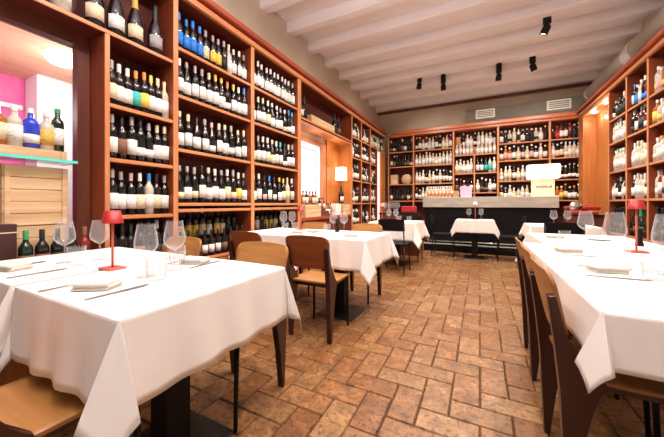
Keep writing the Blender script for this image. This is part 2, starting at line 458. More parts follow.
t, bx = bookcase('middle right wall bookcase', 'R', 5.41, 6.05, SR, [(6.005, 6.05)], 'right wall bookcases') if False else bookcase('right wall bookcase, second from the panelled recess', 'R', 5.41, 6.05, SR, [(6.005, 6.05)], 'right wall bookcases')
t, bx = bookcase('right wall bookcase cut by the right picture edge', 'R', 4.75, 5.41, SR, [(5.365, 5.41), (4.75, 4.795)], 'right wall bookcases')
# panelled recess on the right
bm = bmesh.new()
box(bm, XR + .22, XR + .25, 6.742, 8.12, 0, 3.033); box(bm, XR, XR + .25, 8.12, 8.44, 0, 3.033)
struct('trim_11', bm, WREV)
bm = bmesh.new(); box(bm, XR, XR + .22, 6.742, 8.118, 2.97, 3.033); struct('trim_12', bm, WY)
for y, lab in ((7.15, 'small round downlight in the right recess, nearer one'), (7.8, 'small round downlight in the right recess, farther one')):
    bm = bmesh.new(); lathe(bm, [(0, 0), (.04, 0), (.05, .012), (0, .012)], 16, XR + .11, y, 2.957); tag(obj('downlight', bm, LAMPW), lab, 'downlight', 'downlights in the panelled recess')

# ------------------------------------------------------------------ bottles
R_ = lambda *a: list(a)
BODY = {  # profile (r, z) unit metres ; cap from z, label z range
    'bordeaux': dict(p=[(0, .004), (.030, 0), (.0375, .005), (.0378, .19), (.036, .208), (.026, .228), (.0158, .245), (.0142, .262), (.0140, .318)], cap=(.262, .325, .0150), lab=(.045, .155)),
    'burgundy': dict(p=[(0, .004), (.033, 0), (.0415, .006), (.0415, .155), (.039, .178), (.031, .205), (.021, .232), (.0155, .255), (.0140, .312)], cap=(.258, .318, .0152), lab=(.035, .135)),
    'flute': dict(p=[(0, .004), (.029, 0), (.036, .005), (.0362, .15), (.033, .19), (.026, .225), (.0185, .255), (.0145, .28), (.0135, .345)], cap=(.290, .352, .0148), lab=(.045, .14)),
    'magnum': dict(p=[(0, .005), (.048, 0), (.058, .008), (.0585, .17), (.055, .205), (.041, .25), (.026, .29), (.0195, .32), (.0185, .40)], cap=(.285, .415, .0235), lab=(.05, .15)),
    'spirit': dict(p=[(0, .004), (.035, 0), (.0425, .005), (.0430, .165), (.039, .185), (.022, .202), (.0155, .212), (.0150, .262)], cap=(.240, .275, .0180), lab=(.035, .145)),
    'tall_spirit': dict(p=[(0, .004), (.029, 0), (.0355, .005), (.0365, .20), (.033, .225), (.019, .248), (.0145, .26), (.0140, .305)], cap=(.282, .318, .0172), lab=(.05, .17)),
}
MC = {}
def bmesh_body(kind, seg, bm=None, mi=0):
    bm = bm or bmesh.new(); p = BODY[kind]['p']
    lathe(bm, p + [(0, p[-1][1])], seg, mi=mi); return bm
def bmesh_cap(kind, seg, bm=None, mi=0):
    bm = bm or bmesh.new(); z0, z1, r = BODY[kind]['cap']
    if kind == 'magnum': pr_ = [(.0268, z0), (.0225, z0 + .035), (.0215, z1 - .035), (.024, z1 - .03), (.022, z1 - .006), (.012, z1), (0, z1)]
    else: pr_ = [(r, z0), (r, z1 - .004), (r * .8, z1), (0, z1)]
    lathe(bm, pr_, seg, mi=mi); return bm
def bmesh_label(kind, seg, bm=None, mi=0, short=0):
    bm = bm or bmesh.new(); z0, z1 = BODY[kind]['lab']; r = BODY[kind]['p'][2][0] + .0012
    r = max(r, BODY[kind]['p'][3][0] + .0010)
    if short: z1 = z0 + (z1 - z0) * .55
    # front faces +X ; a real band with a little thickness
    lathe(bm, [(r - .0012, z0), (r, z0), (r, z1), (r - .0012, z1)], seg, mi=mi, a0=-1.35, a1=1.35); return bm
def mesh_cached(key, fn, mats):
    if key not in MC: MC[key] = mesh_of(key[0], fn(), mats, key[0] != 'label')
    return MC[key]
COUNT = {}
ZS = [1.1]
def bottle(name, kind, glass, cap, lab, loc, face, label, group, near=True, sc=1., short=0, cat='bottle', blob=None):
    COUNT[name] = COUNT.get(name, 0) + 1
    if near:
        o = bpy.data.objects.new(name, mesh_cached(('bottle_body', kind, glass), lambda: bmesh_body(kind, 18), GL[glass])); C.objects.link(o)
        if lab != '-':
            l = bpy.data.objects.new('label', mesh_cached(('label', kind, lab, short), lambda: bmesh_label(kind, 10, short=short), LM[lab])); C.objects.link(l); l.parent = o
        if cap != '-':
            c = bpy.data.objects.new('capsule', mesh_cached(('capsule', kind, cap), lambda: bmesh_cap(kind, 14), CMM[cap])); C.objects.link(c); c.parent = o
    else:
        def fn():
            bm = bmesh_body(kind, 12)
            if lab != '-': bmesh_label(kind, 7, bm, 2, short)
            bmesh_cap(kind, 10, bm, 1); return bm
        o = bpy.data.objects.new(name, mesh_cached(('bottle_far', kind, glass, cap, lab, short), fn, [GL[glass], CM[cap] if cap != '-' else GL[glass], LM[lab if lab != '-' else 'w']])); C.objects.link(o)
    o.location = loc; o.rotation_euler.z = face; o.scale = (sc, sc, sc * ZS[0])
    return tag(o, label, cat, group)

ORD = ['first', 'second', 'third', 'fourth', 'fifth', 'sixth', 'seventh', 'eighth', 'ninth', 'tenth', 'eleventh', 'twelfth', 'thirteenth', 'fourteenth', 'fifteenth', 'sixteenth', 'seventeenth', 'eighteenth']
brng = random.Random(11)
def row(side, a0, a1, z, toks, shelfname, bay, depth=.075, name='wine_bottle', near=True, sc=1.04, kinds=('bordeaux', 'bordeaux', 'burgundy'), group=None):
    """toks: list of 'cap label glass [kind]' strings, left to right as seen"""
    n = len(toks)
    for i, tk in enumerate(toks):
        if tk == '_': continue
        cap, lab = tk[0], tk[1]; glass = tk[2] if len(tk) > 2 else 'D'; short = 1 if len(tk) > 3 else 0
        kind = brng.choice(kinds)
        u = (i + .5) / n
        a = a0 + (a1 - a0) * (u if side != 'R' else 1 - u)
        j = brng.uniform(-.004, .004)
        s = sc * brng.uniform(.97, 1.04)
        rmax = (a1 - a0) / n / 2 * .98
        s = min(s, 1.2)
        f = brng.uniform(-.22, .22)
        dd = depth + brng.uniform(-.004, .010)
        if side == 'L': loc = (XL - dd, a + j, z + .001); face = f
        elif side == 'R': loc = (XR + dd, a + j, z + .001); face = PI + f
        else: loc = (a + j, YB + dd, z + .001); face = -PI / 2 + f
        capn = COLS[cap][0] if cap != '-' else 'no'; labn = COLS[lab][0] if lab != '-' else 'no'
        bits = f"{GNAME[glass].split()[-1]} bottle, {capn} cap, {labn} label, {ORD[i]} from left, {shelfname}, {bay}"
        bottle(name, kind, glass, cap, lab, loc, face, bits, group or f"bottles on the {shelfname} of the {bay}", near, s, short)

# narrow bay beside window  (inner width 1.215..1.715)
B1 = 'narrow bay by window'
row('L', 1.215, 1.715, 1.855, ['gcD', 'wwD', 'wwD', 'otD', 'oyD', 'ywD', 'cwD', 'cwC'], 'second shelf', B1, sc=.98, kinds=('bordeaux',))
row('L', 1.215, 1.715, 1.435, ['gwD', 'kmD', 'gwD', 'kwDs', 'gwDs', 'cwD', 'cwD'], 'third shelf', B1, sc=1.0, kinds=('bordeaux',))
row('L', 1.215, 1.715, .99, ['gwD', 'gwD', 'pwD', 'wcD', 'bwC', 'kcD', 'gwD'], 'fourth shelf', B1, sc=1.0, kinds=('bordeaux',))
row('L', 1.215, 1.715, .53, ['kcD', 'kkD', 'kkD', 'kmD', 'kkD', 'gkD', 'kmD'], 'lowest shelf', B1, sc=1.10, kinds=('bordeaux',))
# magnums on the overhead shelf, left to right
mg = [(.55, 'k', 'w', 'D', 'black capped magnum with white label, leftmost on overhead shelf'),
      (.76, 'b', 'k', 'D', 'dark magnum with blue foil, second from left on overhead shelf'),
      (.94, 'w', 'w', 'C', 'pale magnum with white label, third from left on overhead shelf'),
      (1.14, 'g', 'c', 'D', 'dark magnum with grey foil and cream label, middle of overhead shelf'),
      (1.285, 'g', 'w', 'D', 'dark magnum, silver foil, white label, beside the gold topped one'),
      (1.43, 'd', 'c', 'D', 'dark magnum with gold foil and cream label on overhead shelf'),
      (1.60, 'k', 'g', 'D', 'dark magnum with black foil and grey label, rightmost on overhead shelf')]
for y, cap, lab, gl, lb in mg:
    bottle('magnum_bottle', 'magnum', gl, cap, lab, (XL - .085, y, 2.409), brng.uniform(-.2, .2), lb, 'magnums on the overhead shelf', sc=.99)

B2 = 'first wide bay'
row('L', 1.785, 2.73, 2.565, ['bbD', 'bbD', 'bbD', 'bbD', 'gcD', 'gyD', 'gyD', 'gkD', 'cwC', 'wwD', 'wwD', 'gwD'], 'top shelf', B2, kinds=('bordeaux',), sc=.98)
row('L', 1.785, 2.73, 2.115, ['wwD', 'gwD', 'gwD', 'gwD', 'cwD', 'ywD', 'ywD', 'owDs', 'ywD', 'wwD', 'bwD'], 'second shelf', B2)
row('L', 1.785, 2.73, 1.605, ['cwD', 'cwD', 'kwD', 'gwD', 'pwDs', 'cwD', 'cwD', 'gwDs', 'cwD', 'cwD'], 'third shelf', B2)
row('L', 1.785, 2.73, 1.09, ['gcDs', 'gwD', 'gcDs', 'kwD', 'cwD', 'wwD', 'gwD', 'wcD', 'gcDs', 'wyD', 'gwD'], 'fourth shelf', B2)
B3 = 'second wide bay'
row('L', 2.81, 3.765, 2.565, ['gwD', 'wwD', 'wwD', 'wwD', 'wwD', 'wwD', 'wwD', 'wwD', 'wwG', 'wwG', 'gwD'], 'top shelf', B3, kinds=('bordeaux',))
row('L', 2.81, 3.765, 2.115, ['nwD', 'cwD', 'cwD', 'wcD', 'wwD', 'wwD', 'gwD', 'wcDs', 'bwDs', 'twD'], 'second shelf', B3)
row('L', 2.81, 3.765, 1.605, ['ccD', 'gwD', 'wwD', 'wcD', 'ccD', 'wwD', 'twD', 'kwDs', 'cwD', 'gwD'], 'third shelf', B3)
row('L', 2.81, 3.765, 1.09, ['cwD', 'wwD', 'kpDs', 'bwD', 'kwDs', 'ywD', 'ycD', 'ccC', 'wcD'], 'fourth shelf', B3)
# bottom double tier: front bottles and a raised back tier
def riser(a0, a1, z, h, label):
    bm = bmesh.new(); box(bm, XL - .285, XL - .165, a0, a1, z + .001, z + h, bev=.004); tag(obj('bottle_riser', bm, DCRATE), label, 'riser')
riser(1.80, 2.71, .53, .155, 'low dark riser under the back tier of the first wide bay')
riser(2.83, 3.74, .53, .155, 'low dark riser under the back tier of the second wide bay')
row('L', 1.80, 2.71, .686, ['kyD', 'kyD', 'kyD', 'kyD', 'pcD', 'kwD', 'kyD', 'kcD', 'kkD', 'kkD'], 'bottom raised tier', B2, depth=.22, kinds=('bordeaux',), sc=.98)
row('L', 1.80, 2.71, .53, ['kwD', 'kwD', 'kwD', 'kwD', 'kwD', 'kwD', 'kmD', 'kwD', 'kkD', 'kkD'], 'bottom front tier', B2, depth=.075, kinds=('burgundy',), sc=.80)
row('L', 2.83, 3.74, .686, ['kyD', 'oyD', 'kwD', 'kkD', 'kyD', 'kyD', 'kcD', 'gkD', 'gkD'], 'bottom raised tier', B3, depth=.22, kinds=('bordeaux',), sc=.98)
row('L', 2.83, 3.74, .53, ['kwD', 'kwD', 'kmD', 'kwD', 'kkD', 'kwD', 'kwD', 'kkD'], 'bottom front tier', B3, depth=.075, kinds=('burgundy',), sc=.80)
ZS[0] = 1.0
# overhead of the niche: few bottles and a long pale case
for y, lb in ((3.99, 'wD'), (4.10, 'kD')):
    bottle('wine_bottle', 'magnum', 'D', 'k', lb[0], (XL - .10, y, 2.471), 0, f"tall dark bottle with {COLS[lb[0]][0]} label, left end of niche overhead shelf", 'bottles on the niche overhead shelf', sc=.97)
for y, lb, w in ((5.18, 'kD', 'nearer'), (5.36, 'mD', 'farther')):
    bottle('wine_bottle', 'magnum', 'D', 'k', lb[0], (XL - .075, y, 2.471), 0, f"tall black bottle right of the pale case on niche overhead shelf, {w}", 'bottles on the niche overhead shelf', sc=.97)
bm = bmesh.new(); box(bm, XL - .16, XL - .02, 4.22, 5.10, 2.471, 2.60, bev=.008)
t = tag(obj('long_wooden_case', bm, CRATE), 'long pale wooden case lying on the niche overhead shelf', 'case')

ZS[0] = 1.06
def rnd(n, caps, labs, gl, gaps=.0):
    out = []
    for i in range(n):
        if brng.random() < gaps: out.append('_'); continue
        s = 's' if brng.random() < .3 else ''
        out.append(brng.choice(caps) + brng.choice(labs) + brng.choice(gl) + s)
    return out
SN = {0: 'lowest shelf', 1: 'fourth shelf', 2: 'third shelf', 3: 'second shelf', 4: 'top shelf'}
for (a0, a1, nm) in ((5.95, 6.46, 'near narrow bay past niche'), (6.53, 7.10, 'far narrow bay past niche')):
    for k, z in enumerate([.60, 1.10, 1.62, 2.13, 2.59]):
        row('L', a0, a1, z, rnd(6, 'kkggwc', 'wwwck', 'DDDC'), SN[k], nm, near=False)
row('L', 7.2, 8.36, 2.60, rnd(11, 'kgwc', 'wwck', 'DDC'), 'top shelf', 'far left corner', near=False)
for k, z in enumerate([.60, 1.10, 1.62, 2.13]):
    row('L', 7.19, 7.66, z, rnd(5, 'kgwc', 'wwck', 'DDC'), SN[k], 'column by narrow window', near=False)

LQ = ('spirit', 'tall_spirit', 'spirit', 'bordeaux')
SPK = ('tall_spirit', 'spirit')
# back wall, left to right
bk = [(BX[0] + .04, BX[1] - .01, 'dim corner bay', SB, 8), (BX[1] + .055, BX[2] - .01, 'bay behind bar left', SB, 11), (BX[3] + .055, BX[4] - .01, 'bay behind bar lamp', SB, 11), (BX[4] + .055, BX[5] - .04, 'right corner bay', SB, 7)]
for bi, (a0, a1, nm, S, n) in enumerate(bk):
    for k, z in enumerate(S):
        if k == 0 : continue
        if bi == 0:
            if k == 2: continue
            toks = rnd(n, 'kkkgw', 'kkwmc', 'DDDD')
            row('B', a0, a1, z, toks, SN[k], nm, near=False, name='wine_bottle', sc=1.06)
        elif bi == 1:
            pal = {4: ('opc', 'wc', 'CCRD'), 3: ('wwo', 'wwc', 'CCC'), 2: ('kwc', 'wc', 'CDC'), 1: ('wwo', 'wc', 'DC')}[k]
            row('B', a0, a1, z, rnd(n, *pal), SN[k], nm, near=False, name='liquor_bottle', kinds=SPK, sc=1.1)
        elif bi == 2:
            pal = {4: ('wkgc', 'wyck', 'DDC'), 3: ('wgwc', 'wpc', 'CDDA'), 2: ('wkc', 'wc', 'DCD'), 1: ('wkg', 'wc', 'DC')}[k]
            row('B', a0, a1, z, rnd(n, *pal), SN[k], nm, near=False, name='liquor_bottle', kinds=SPK, sc=1.1)
        else:
            pal = {4: ('kwrp', 'wrk', 'DDR'), 3: ('wwb', 'wwc', 'CDC'), 2: ('wwg', 'ww', 'DD'), 1: ('wyo', 'wyc', 'DDA')}[k]
            row('B', a0, a1, z, rnd(n, *pal), SN[k], nm, near=False, name='liquor_bottle', kinds=SPK, sc=1.1)
nm = 'divided back bay'
bm = bmesh.new(); box(bm, BX[2] + .05, BX[3] - .005, YB + .15, YB + .285, 2.381, 2.60, bev=.004)
tag(obj('bottle_riser', bm, WX), 'wooden riser under the upper tier in the divided back bay', 'riser')
row('B', BX[2] + .06, -.16, 2.38, ['wwC'] * 5, 'front tier', 'divided bay left', near=False, name='liquor_bottle', kinds=SPK, sc=.95)
row('B', -.10, BX[3] - .01, 2.38, ['wwC', 'gwC', 'wwC', 'wwC', 'pwC'], 'front tier', 'divided bay right', near=False, name='liquor_bottle', kinds=SPK, sc=.95)
row('B', BX[2] + .22, BX[3] - .01, 2.601, rnd(9, 'wkpw', 'ww', 'CCD'), 'raised tier', nm, near=False, name='liquor_bottle', kinds=SPK, depth=.21, sc=1.15)
bm = bmesh.new(); box(bm, BX[2] + .06, BX[2] + .19, YB + .17, YB + .27, 2.602, 2.90, bev=.006); tag(obj('wooden_gift_box', bm, WREV), 'amber wooden gift box at the top left of the divided back bay', 'box')
row('B', BX[2] + .06, -.16, 1.89, rnd(5, 'wcw', 'wwc', 'C'), 'second shelf', 'divided bay left', near=False, name='liquor_bottle', kinds=SPK, sc=1.15)
row('B', -.10, BX[3] - .01, 1.89, ['kwD', 'kwG', 'ktG', 'ktC', 'wwC'], 'second shelf', 'divided bay right', near=False, name='liquor_bottle', kinds=SPK, sc=1.15)
row('B', BX[2] + .06, -.16, 1.38, rnd(5, 'wkr', 'wmk', 'DDR'), 'third shelf', 'divided bay left', near=False, name='liquor_bottle', kinds=SPK, sc=1.1)
row('B', -.10, BX[3] - .01, 1.38, rnd(5, 'wkw', 'wwm', 'DCD'), 'third shelf', 'divided bay right', near=False, name='liquor_bottle', kinds=SPK, sc=1.15)
# corner bay decorations
bm = bmesh.new(); lathe(bm, [(0, -.02), (.14, -.02), (.15, 0), (.14, .02), (0, .02)], 24, -1.93, YB + .18, 1.655 + .151, ax='y')
tag(obj('round_wooden_plaque', bm, CRATX), 'round pale wooden plaque leaning in the dim corner bay', 'plaque')
bm = bmesh.new(); box(bm, -2.38, -2.18, YB + .06, YB + .22, 1.656, 1.94, bev=.006)
tag(obj('wooden_gift_box', bm, CRATX), 'pale upright gift box left of the round plaque in corner', 'box')

# right wall: two tiers per shelf
rb = [(6.06, 6.685, 'bay by panelled recess'), (5.42, 5.995, 'second right wall bay'), (4.81, 5.355, 'bay at picture edge')]
PR = {(0, 4): ('wgk', 'wwk', 'CDD'), (0, 3): ('www', 'www', 'CC'), (0, 2): ('wwt', 'www', 'CC'), (0, 1): ('wkg', 'wwc', 'CDD'),
      (1, 4): ('wwb', 'wpb', 'CDR'), (1, 3): ('wwk', 'wwk', 'CRD'), (1, 2): ('wcw', 'wcw', 'CC'), (1, 1): ('www', 'wwc', 'CDC'),
      (2, 4): ('wgw', 'wpy', 'CCA'), (2, 3): ('wkw', 'wwy', 'CDA'), (2, 2): ('wwo', 'wwc', 'CC'), (2, 1): ('wgk', 'wwk', 'CDR')}
for bi, (a0, a1, nm) in enumerate(rb):
    for k, z in enumerate(SR):
        if k == 0: 
            row('R', a0, a1, z, rnd(6, 'kkn', 'kkm', 'GD'), SN[k], nm, near=False, name='liquor_bottle', kinds=('magnum',), sc=.95); continue
        row('R', a0, a1, z, rnd(6, *PR[(bi, k)]), SN[k], nm, near=False, name='liquor_bottle', kinds=SPK + ('bordeaux',), depth=.075, sc=1.08)
# teal gift wrapped boxes in the bay by the recess
for i, (y, lb) in enumerate(((6.22, 'teal gift box stacked behind bottles, nearer one, right wall third shelf'), (6.50, 'teal gift box stacked behind bottles, farther one, right wall third shelf'))):
    bm = bmesh.new(); box(bm, XR + .14, XR + .28, y - .12, y + .12, 1.626, 1.98, bev=.02)
    tag(obj('gift_box', bm, CM['t']), lb, 'box', 'teal gift boxes')
for i, y in enumerate((5.60, 5.72)):
    bm = bmesh.new(); box(bm, XR + .15, XR + .25, y - .05, y + .05, 2.516, 2.83, bev=.006)
    tag(obj('gift_box', bm, CM['b']), f"blue upright gift box on the top right wall shelf, {['nearer', 'farther'][i]} one", 'box', 'blue gift boxes')

ZS[0] = 1.0
# ------------------------------------------------------------------ left bar window contents
bm = bmesh.new(); box(bm, -2.84, -2.60, -.30, 1.03, 1.372, 1.386, bev=.002)
ws = empty('glass_shelf', (-2.72, .4, 1.37), 'clear glass shelf with cyan edge spanning the left window', 'shelf')
obj('glass_panel', bm, CYG, ws)
bm = bmesh.new(); box(bm, -2.5995, -2.594, -.30, 1.03, 1.370, 1.388); box(bm, -2.84, -2.6, 1.0305, 1.036, 1.370, 1.388)
obj('edge_strip', bm, GLASSSHELF, ws)
def crate(name, x0, x1, y0, y1, z0, z1, label, mat=CRATE, n=4):
    t = empty(name, ((x0 + x1) / 2, (y0 + y1) / 2, z0), label, 'crate')
    h = (z1 - z0) / n
    for i in range(n):
        bm = bmesh.new()
        box(bm, x0, x1, y0, y1, z0 + i * h + .0015, z0 + (i + 1) * h - .0015, bev=.003); obj('plank', bm, mat, t)
    for q0 in (y0 + .01, y1 - .035):
        bm = bmesh.new(); box(bm, x1 + .0005, x1 + .008, q0, q0 + .025, z0 + .004, z1 - .004); obj('batten', bm, mat, t)
    return t
crate('wooden_crate', -2.80, -2.64, -.2, .99, 1.3875, 1.452, 'low pale wooden crate on the cyan glass shelf', n=1)
crate('wooden_crate', -2.82, -2.68, .68, 1.01, .935, 1.335, 'pale plank crate in the window under the glass shelf, upper one', n=5)
crate('wooden_crate', -2.82, -2.68, .66, 1.00, .602, .932, 'pale plank crate in the window, lower one behind wine bottles', n=4)
crate('wooden_crate', -2.82, -2.68, .28, .62, .602, 1.335, 'tall pale crate at the left picture edge under the glass shelf', n=6)
SPB = [(.67, 'A', 'w', 'c', 'amber liquor bottle at the left edge on the window crate'), (.745, 'C', 'w', 'w', 'squat clear liquor bottle with white label on the window crate'),
       (.825, 'B', 'w', 'w', 'blue liquor bottle with white band on the window crate'), (.905, 'C', 'w', 'd', 'clear liquor bottle with gold label on the window crate'), (.965, 'G', 'n', 'w', 'green liquor bottle with white label, right end of window crate')]
for y, gl, cp, lb, nm in SPB:
    bottle('liquor_bottle', 'spirit' if gl in 'CAB' else 'tall_spirit', gl, cp, lb, (-2.72, y, 1.453), .2, nm, 'liquor bottles on the window crate', sc=.98 if gl != 'B' else 1.0, short=1 if gl in 'B' else 0)
for i, (y, z) in enumerate(((1.045, .602),)):
    bottle('liquor_bottle', 'tall_spirit', 'A', 'g', 'w', (-2.77, y, .935 + .002), 0, 'amber bottle behind the window frame right of the crates', None, sc=.95) if False else None
bottle('liquor_bottle', 'tall_spirit', 'C', 'n', 'o', (-2.64, 1.06, .97), 0, 'pale bottle with orange label beside the upright crate', None, sc=.95) if False else None
sb = ['nGm', 'kDm', 'kDk', 'kDk', 'mRk', 'kDm', 'kDk', 'kDm']
for i, tk in enumerate(sb):
    y = .765 + i * .078
    if y > 1.10: break
    bottle('wine_bottle', 'bordeaux', tk[1], tk[0], tk[2], (-2.60, y, .602), .1, f"{GNAME[tk[1]]} bottle with {COLS[tk[0]][0]} capsule, {ORD[i]} from left on the low window sill", 'wine bottles on the low window sill', sc=.95)
bm = bmesh.new(); box(bm, -2.64, -2.56, .60, .715, .602, .955, bev=.003)
t = empty('wine_case', (-2.60, .66, .602), 'dark brown upright wine case at the far left picture edge', 'case')
obj('case_body', bm, plain('dark_leather_brown', (.05, .012, .012), .5), t)
bm = bmesh.new(); box(bm, -2.5595, -2.557, .60, .715, .90, .906); obj('gold_line', bm, CM['c'], t)

# ------------------------------------------------------------------ niche contents (sill top z = .85)
crate('wooden_crate', -2.74, -2.56, 4.05, 4.58, .851, 1.06, 'pale wooden crate at the left of the lit niche sill', n=3)
crate('wooden_crate', -2.74, -2.56, 4.62, 4.88, .851, .955, 'dark low crate in the middle of the niche sill', DCRATE, 2)
NB = [(4.12, 1.0685, 0), (4.22, 1.0685, 0), (4.32, 1.0685, 0), (4.44, 1.0685, 0), (4.54, 1.0685, 0), (4.66, .963, 1), (4.745, .963, 1), (4.83, .963, 1), (4.94, .851, 2), (5.03, .851, 2), (5.12, .851, 2)]
for i, (y, z, q) in enumerate(NB):
    bottle('small_bottle', 'spirit', 'ADAR'[i % 4], 'k', 'cwmc'[i % 4], (-2.65, y, z - (.0065 if q < 2 else 0) ), .1, f"small bottle with black cap, {ORD[i]} from left in the lit niche", 'small bottles in the lit niche', sc=.88)
bm = bmesh.new(); box(bm, -2.72, -2.56, 5.20, 5.42, .851, 1.08, bev=.006); tag(obj('white_carton', bm, PAPER), 'plain white carton on the niche sill left of the lamp crate', 'box')
crate('wooden_crate', -2.78, -2.535, 5.48, 5.85, .851, 1.075, 'pale wooden crate carrying the bottle lamp in the niche', n=3)
ZS[0] = 1.0
t = empty('bottle_lamp', (-2.66, 5.64, 1.084), 'lit lamp with cream drum shade on a dark wine bottle', 'lamp')
obj('bottle_base', mesh_of('bottle_base', bmesh_body('magnum', 20), GL['D']), None, t, True)
obj('label', mesh_of('label', bmesh_label('magnum', 10), LM['w'], False), None, t, True)
bm = bmesh.new(); tube(bm, (0, 0, .40), (0, 0, .56), .006); obj('stem', bm, STEEL, t, True)
bm = bmesh.new(); lathe(bm, [(.130, .0), (.120, .275), (.116, .275), (.126, 0), (.130, 0)], 28, 0, 0, .50); obj('lamp_shade', bm, SHADEL, t, True)

# ------------------------------------------------------------------ bar
t = empty('bar_counter', (.09, 7.36, 0), 'long black bar with a thick grey concrete top band', 'bar')
bm = bmesh.new(); box(bm, -1.21, 1.39, 7.12, 7.62, 1.0, 1.232, bev=.006); obj('counter_top', bm, CONC, t)
bm = bmesh.new(); box(bm, -1.17, 1.36, 7.17, 7.60, .0, .999); obj('body', bm, BLKM, t)
bm = bmesh.new(); box(bm, -1.17, 1.36, 7.00, 7.169, .0, .155, bev=.004); obj('foot_step', bm, BLK, t)
bm = bmesh.new(); box(bm, -1.17, 1.36, 7.005, 7.165, .156, .166); obj('step_plate', bm, plain('brushed_steel', (.85, .84, .82), .45, .6), t)
bm = bmesh.new(); tube(bm, (-1.15, 7.06, .235), (1.34, 7.06, .235), .012)
for x in (-1.0, -.2, .6, 1.25): tube(bm, (x, 7.06, .235), (x, 7.169, .235), .009)
obj('foot_rail', bm, STEEL, t)
t = empty('table_lamp', (1.16, 7.36, 1.233), 'lit rectangular white shade lamp standing on the bar right end', 'lamp')
bm = bmesh.new(); box(bm, -.19, .19, -.08, .08, .001, .36, bev=.005); obj('lamp_base', bm, plain('lit_cream_box', (.85, .72, .5), .6, emit=(1, .78, .48), es=.7), t, True)
bm = bmesh.new()
mr = random.Random(5)
for i in range(9):
    x = -.13 + i * .032; hh = mr.uniform(.03, .06)
    box(bm, x, x + .018, -.0835, -.0805, .17, .17 + hh)
    if i % 2: box(bm, x, x + .03, -.0835, -.0805, .17 + hh * .5, .17 + hh * .5 + .008)
obj('lettering', bm, MARKS, t, True)
bm = bmesh.new(); box(bm, -.275, .275, -.12, .12, .37, .655, bev=.01); obj('lamp_shade', bm, SHADEB, t, True)
bm = bmesh.new(); tube(bm, (0, 0, .36), (0, 0, .372), .05); obj('stem', bm, STEEL, t, True)
for i in range(2):
    for k in range(7):
        bottle('liquor_bottle', 'tall_spirit', 'C', 'w', 'o' if i == 0 else 'w', (-1.12 + k * .082 + i * .03, 7.28 + i * .10, 1.233), -PI / 2, f"pale white capped bottle, {ORD[k]} from left, {['front', 'rear'][i]} row on the bar", 'white capped bottles on the bar', near=False, sc=.82)
bm = bmesh.new(); box(bm, -.56, -.43, 7.26, 7.42, 1.233, 1.38, bev=.004); tag(obj('cardboard_box', bm, CARD), 'small brown cardboard box on the bar beside the lilac bag', 'box')
bm = bmesh.new(); prism(bm, [(-.40, 1.233), (-.17, 1.233), (-.16, 1.45), (-.20, 1.50), (-.25, 1.46), (-.30, 1.51), (-.36, 1.47), (-.41, 1.49)], 'y', 7.28, 7.38); tag(obj('paper_bag', bm, LILACP), 'crumpled lilac and white paper bag on the bar', 'bag')

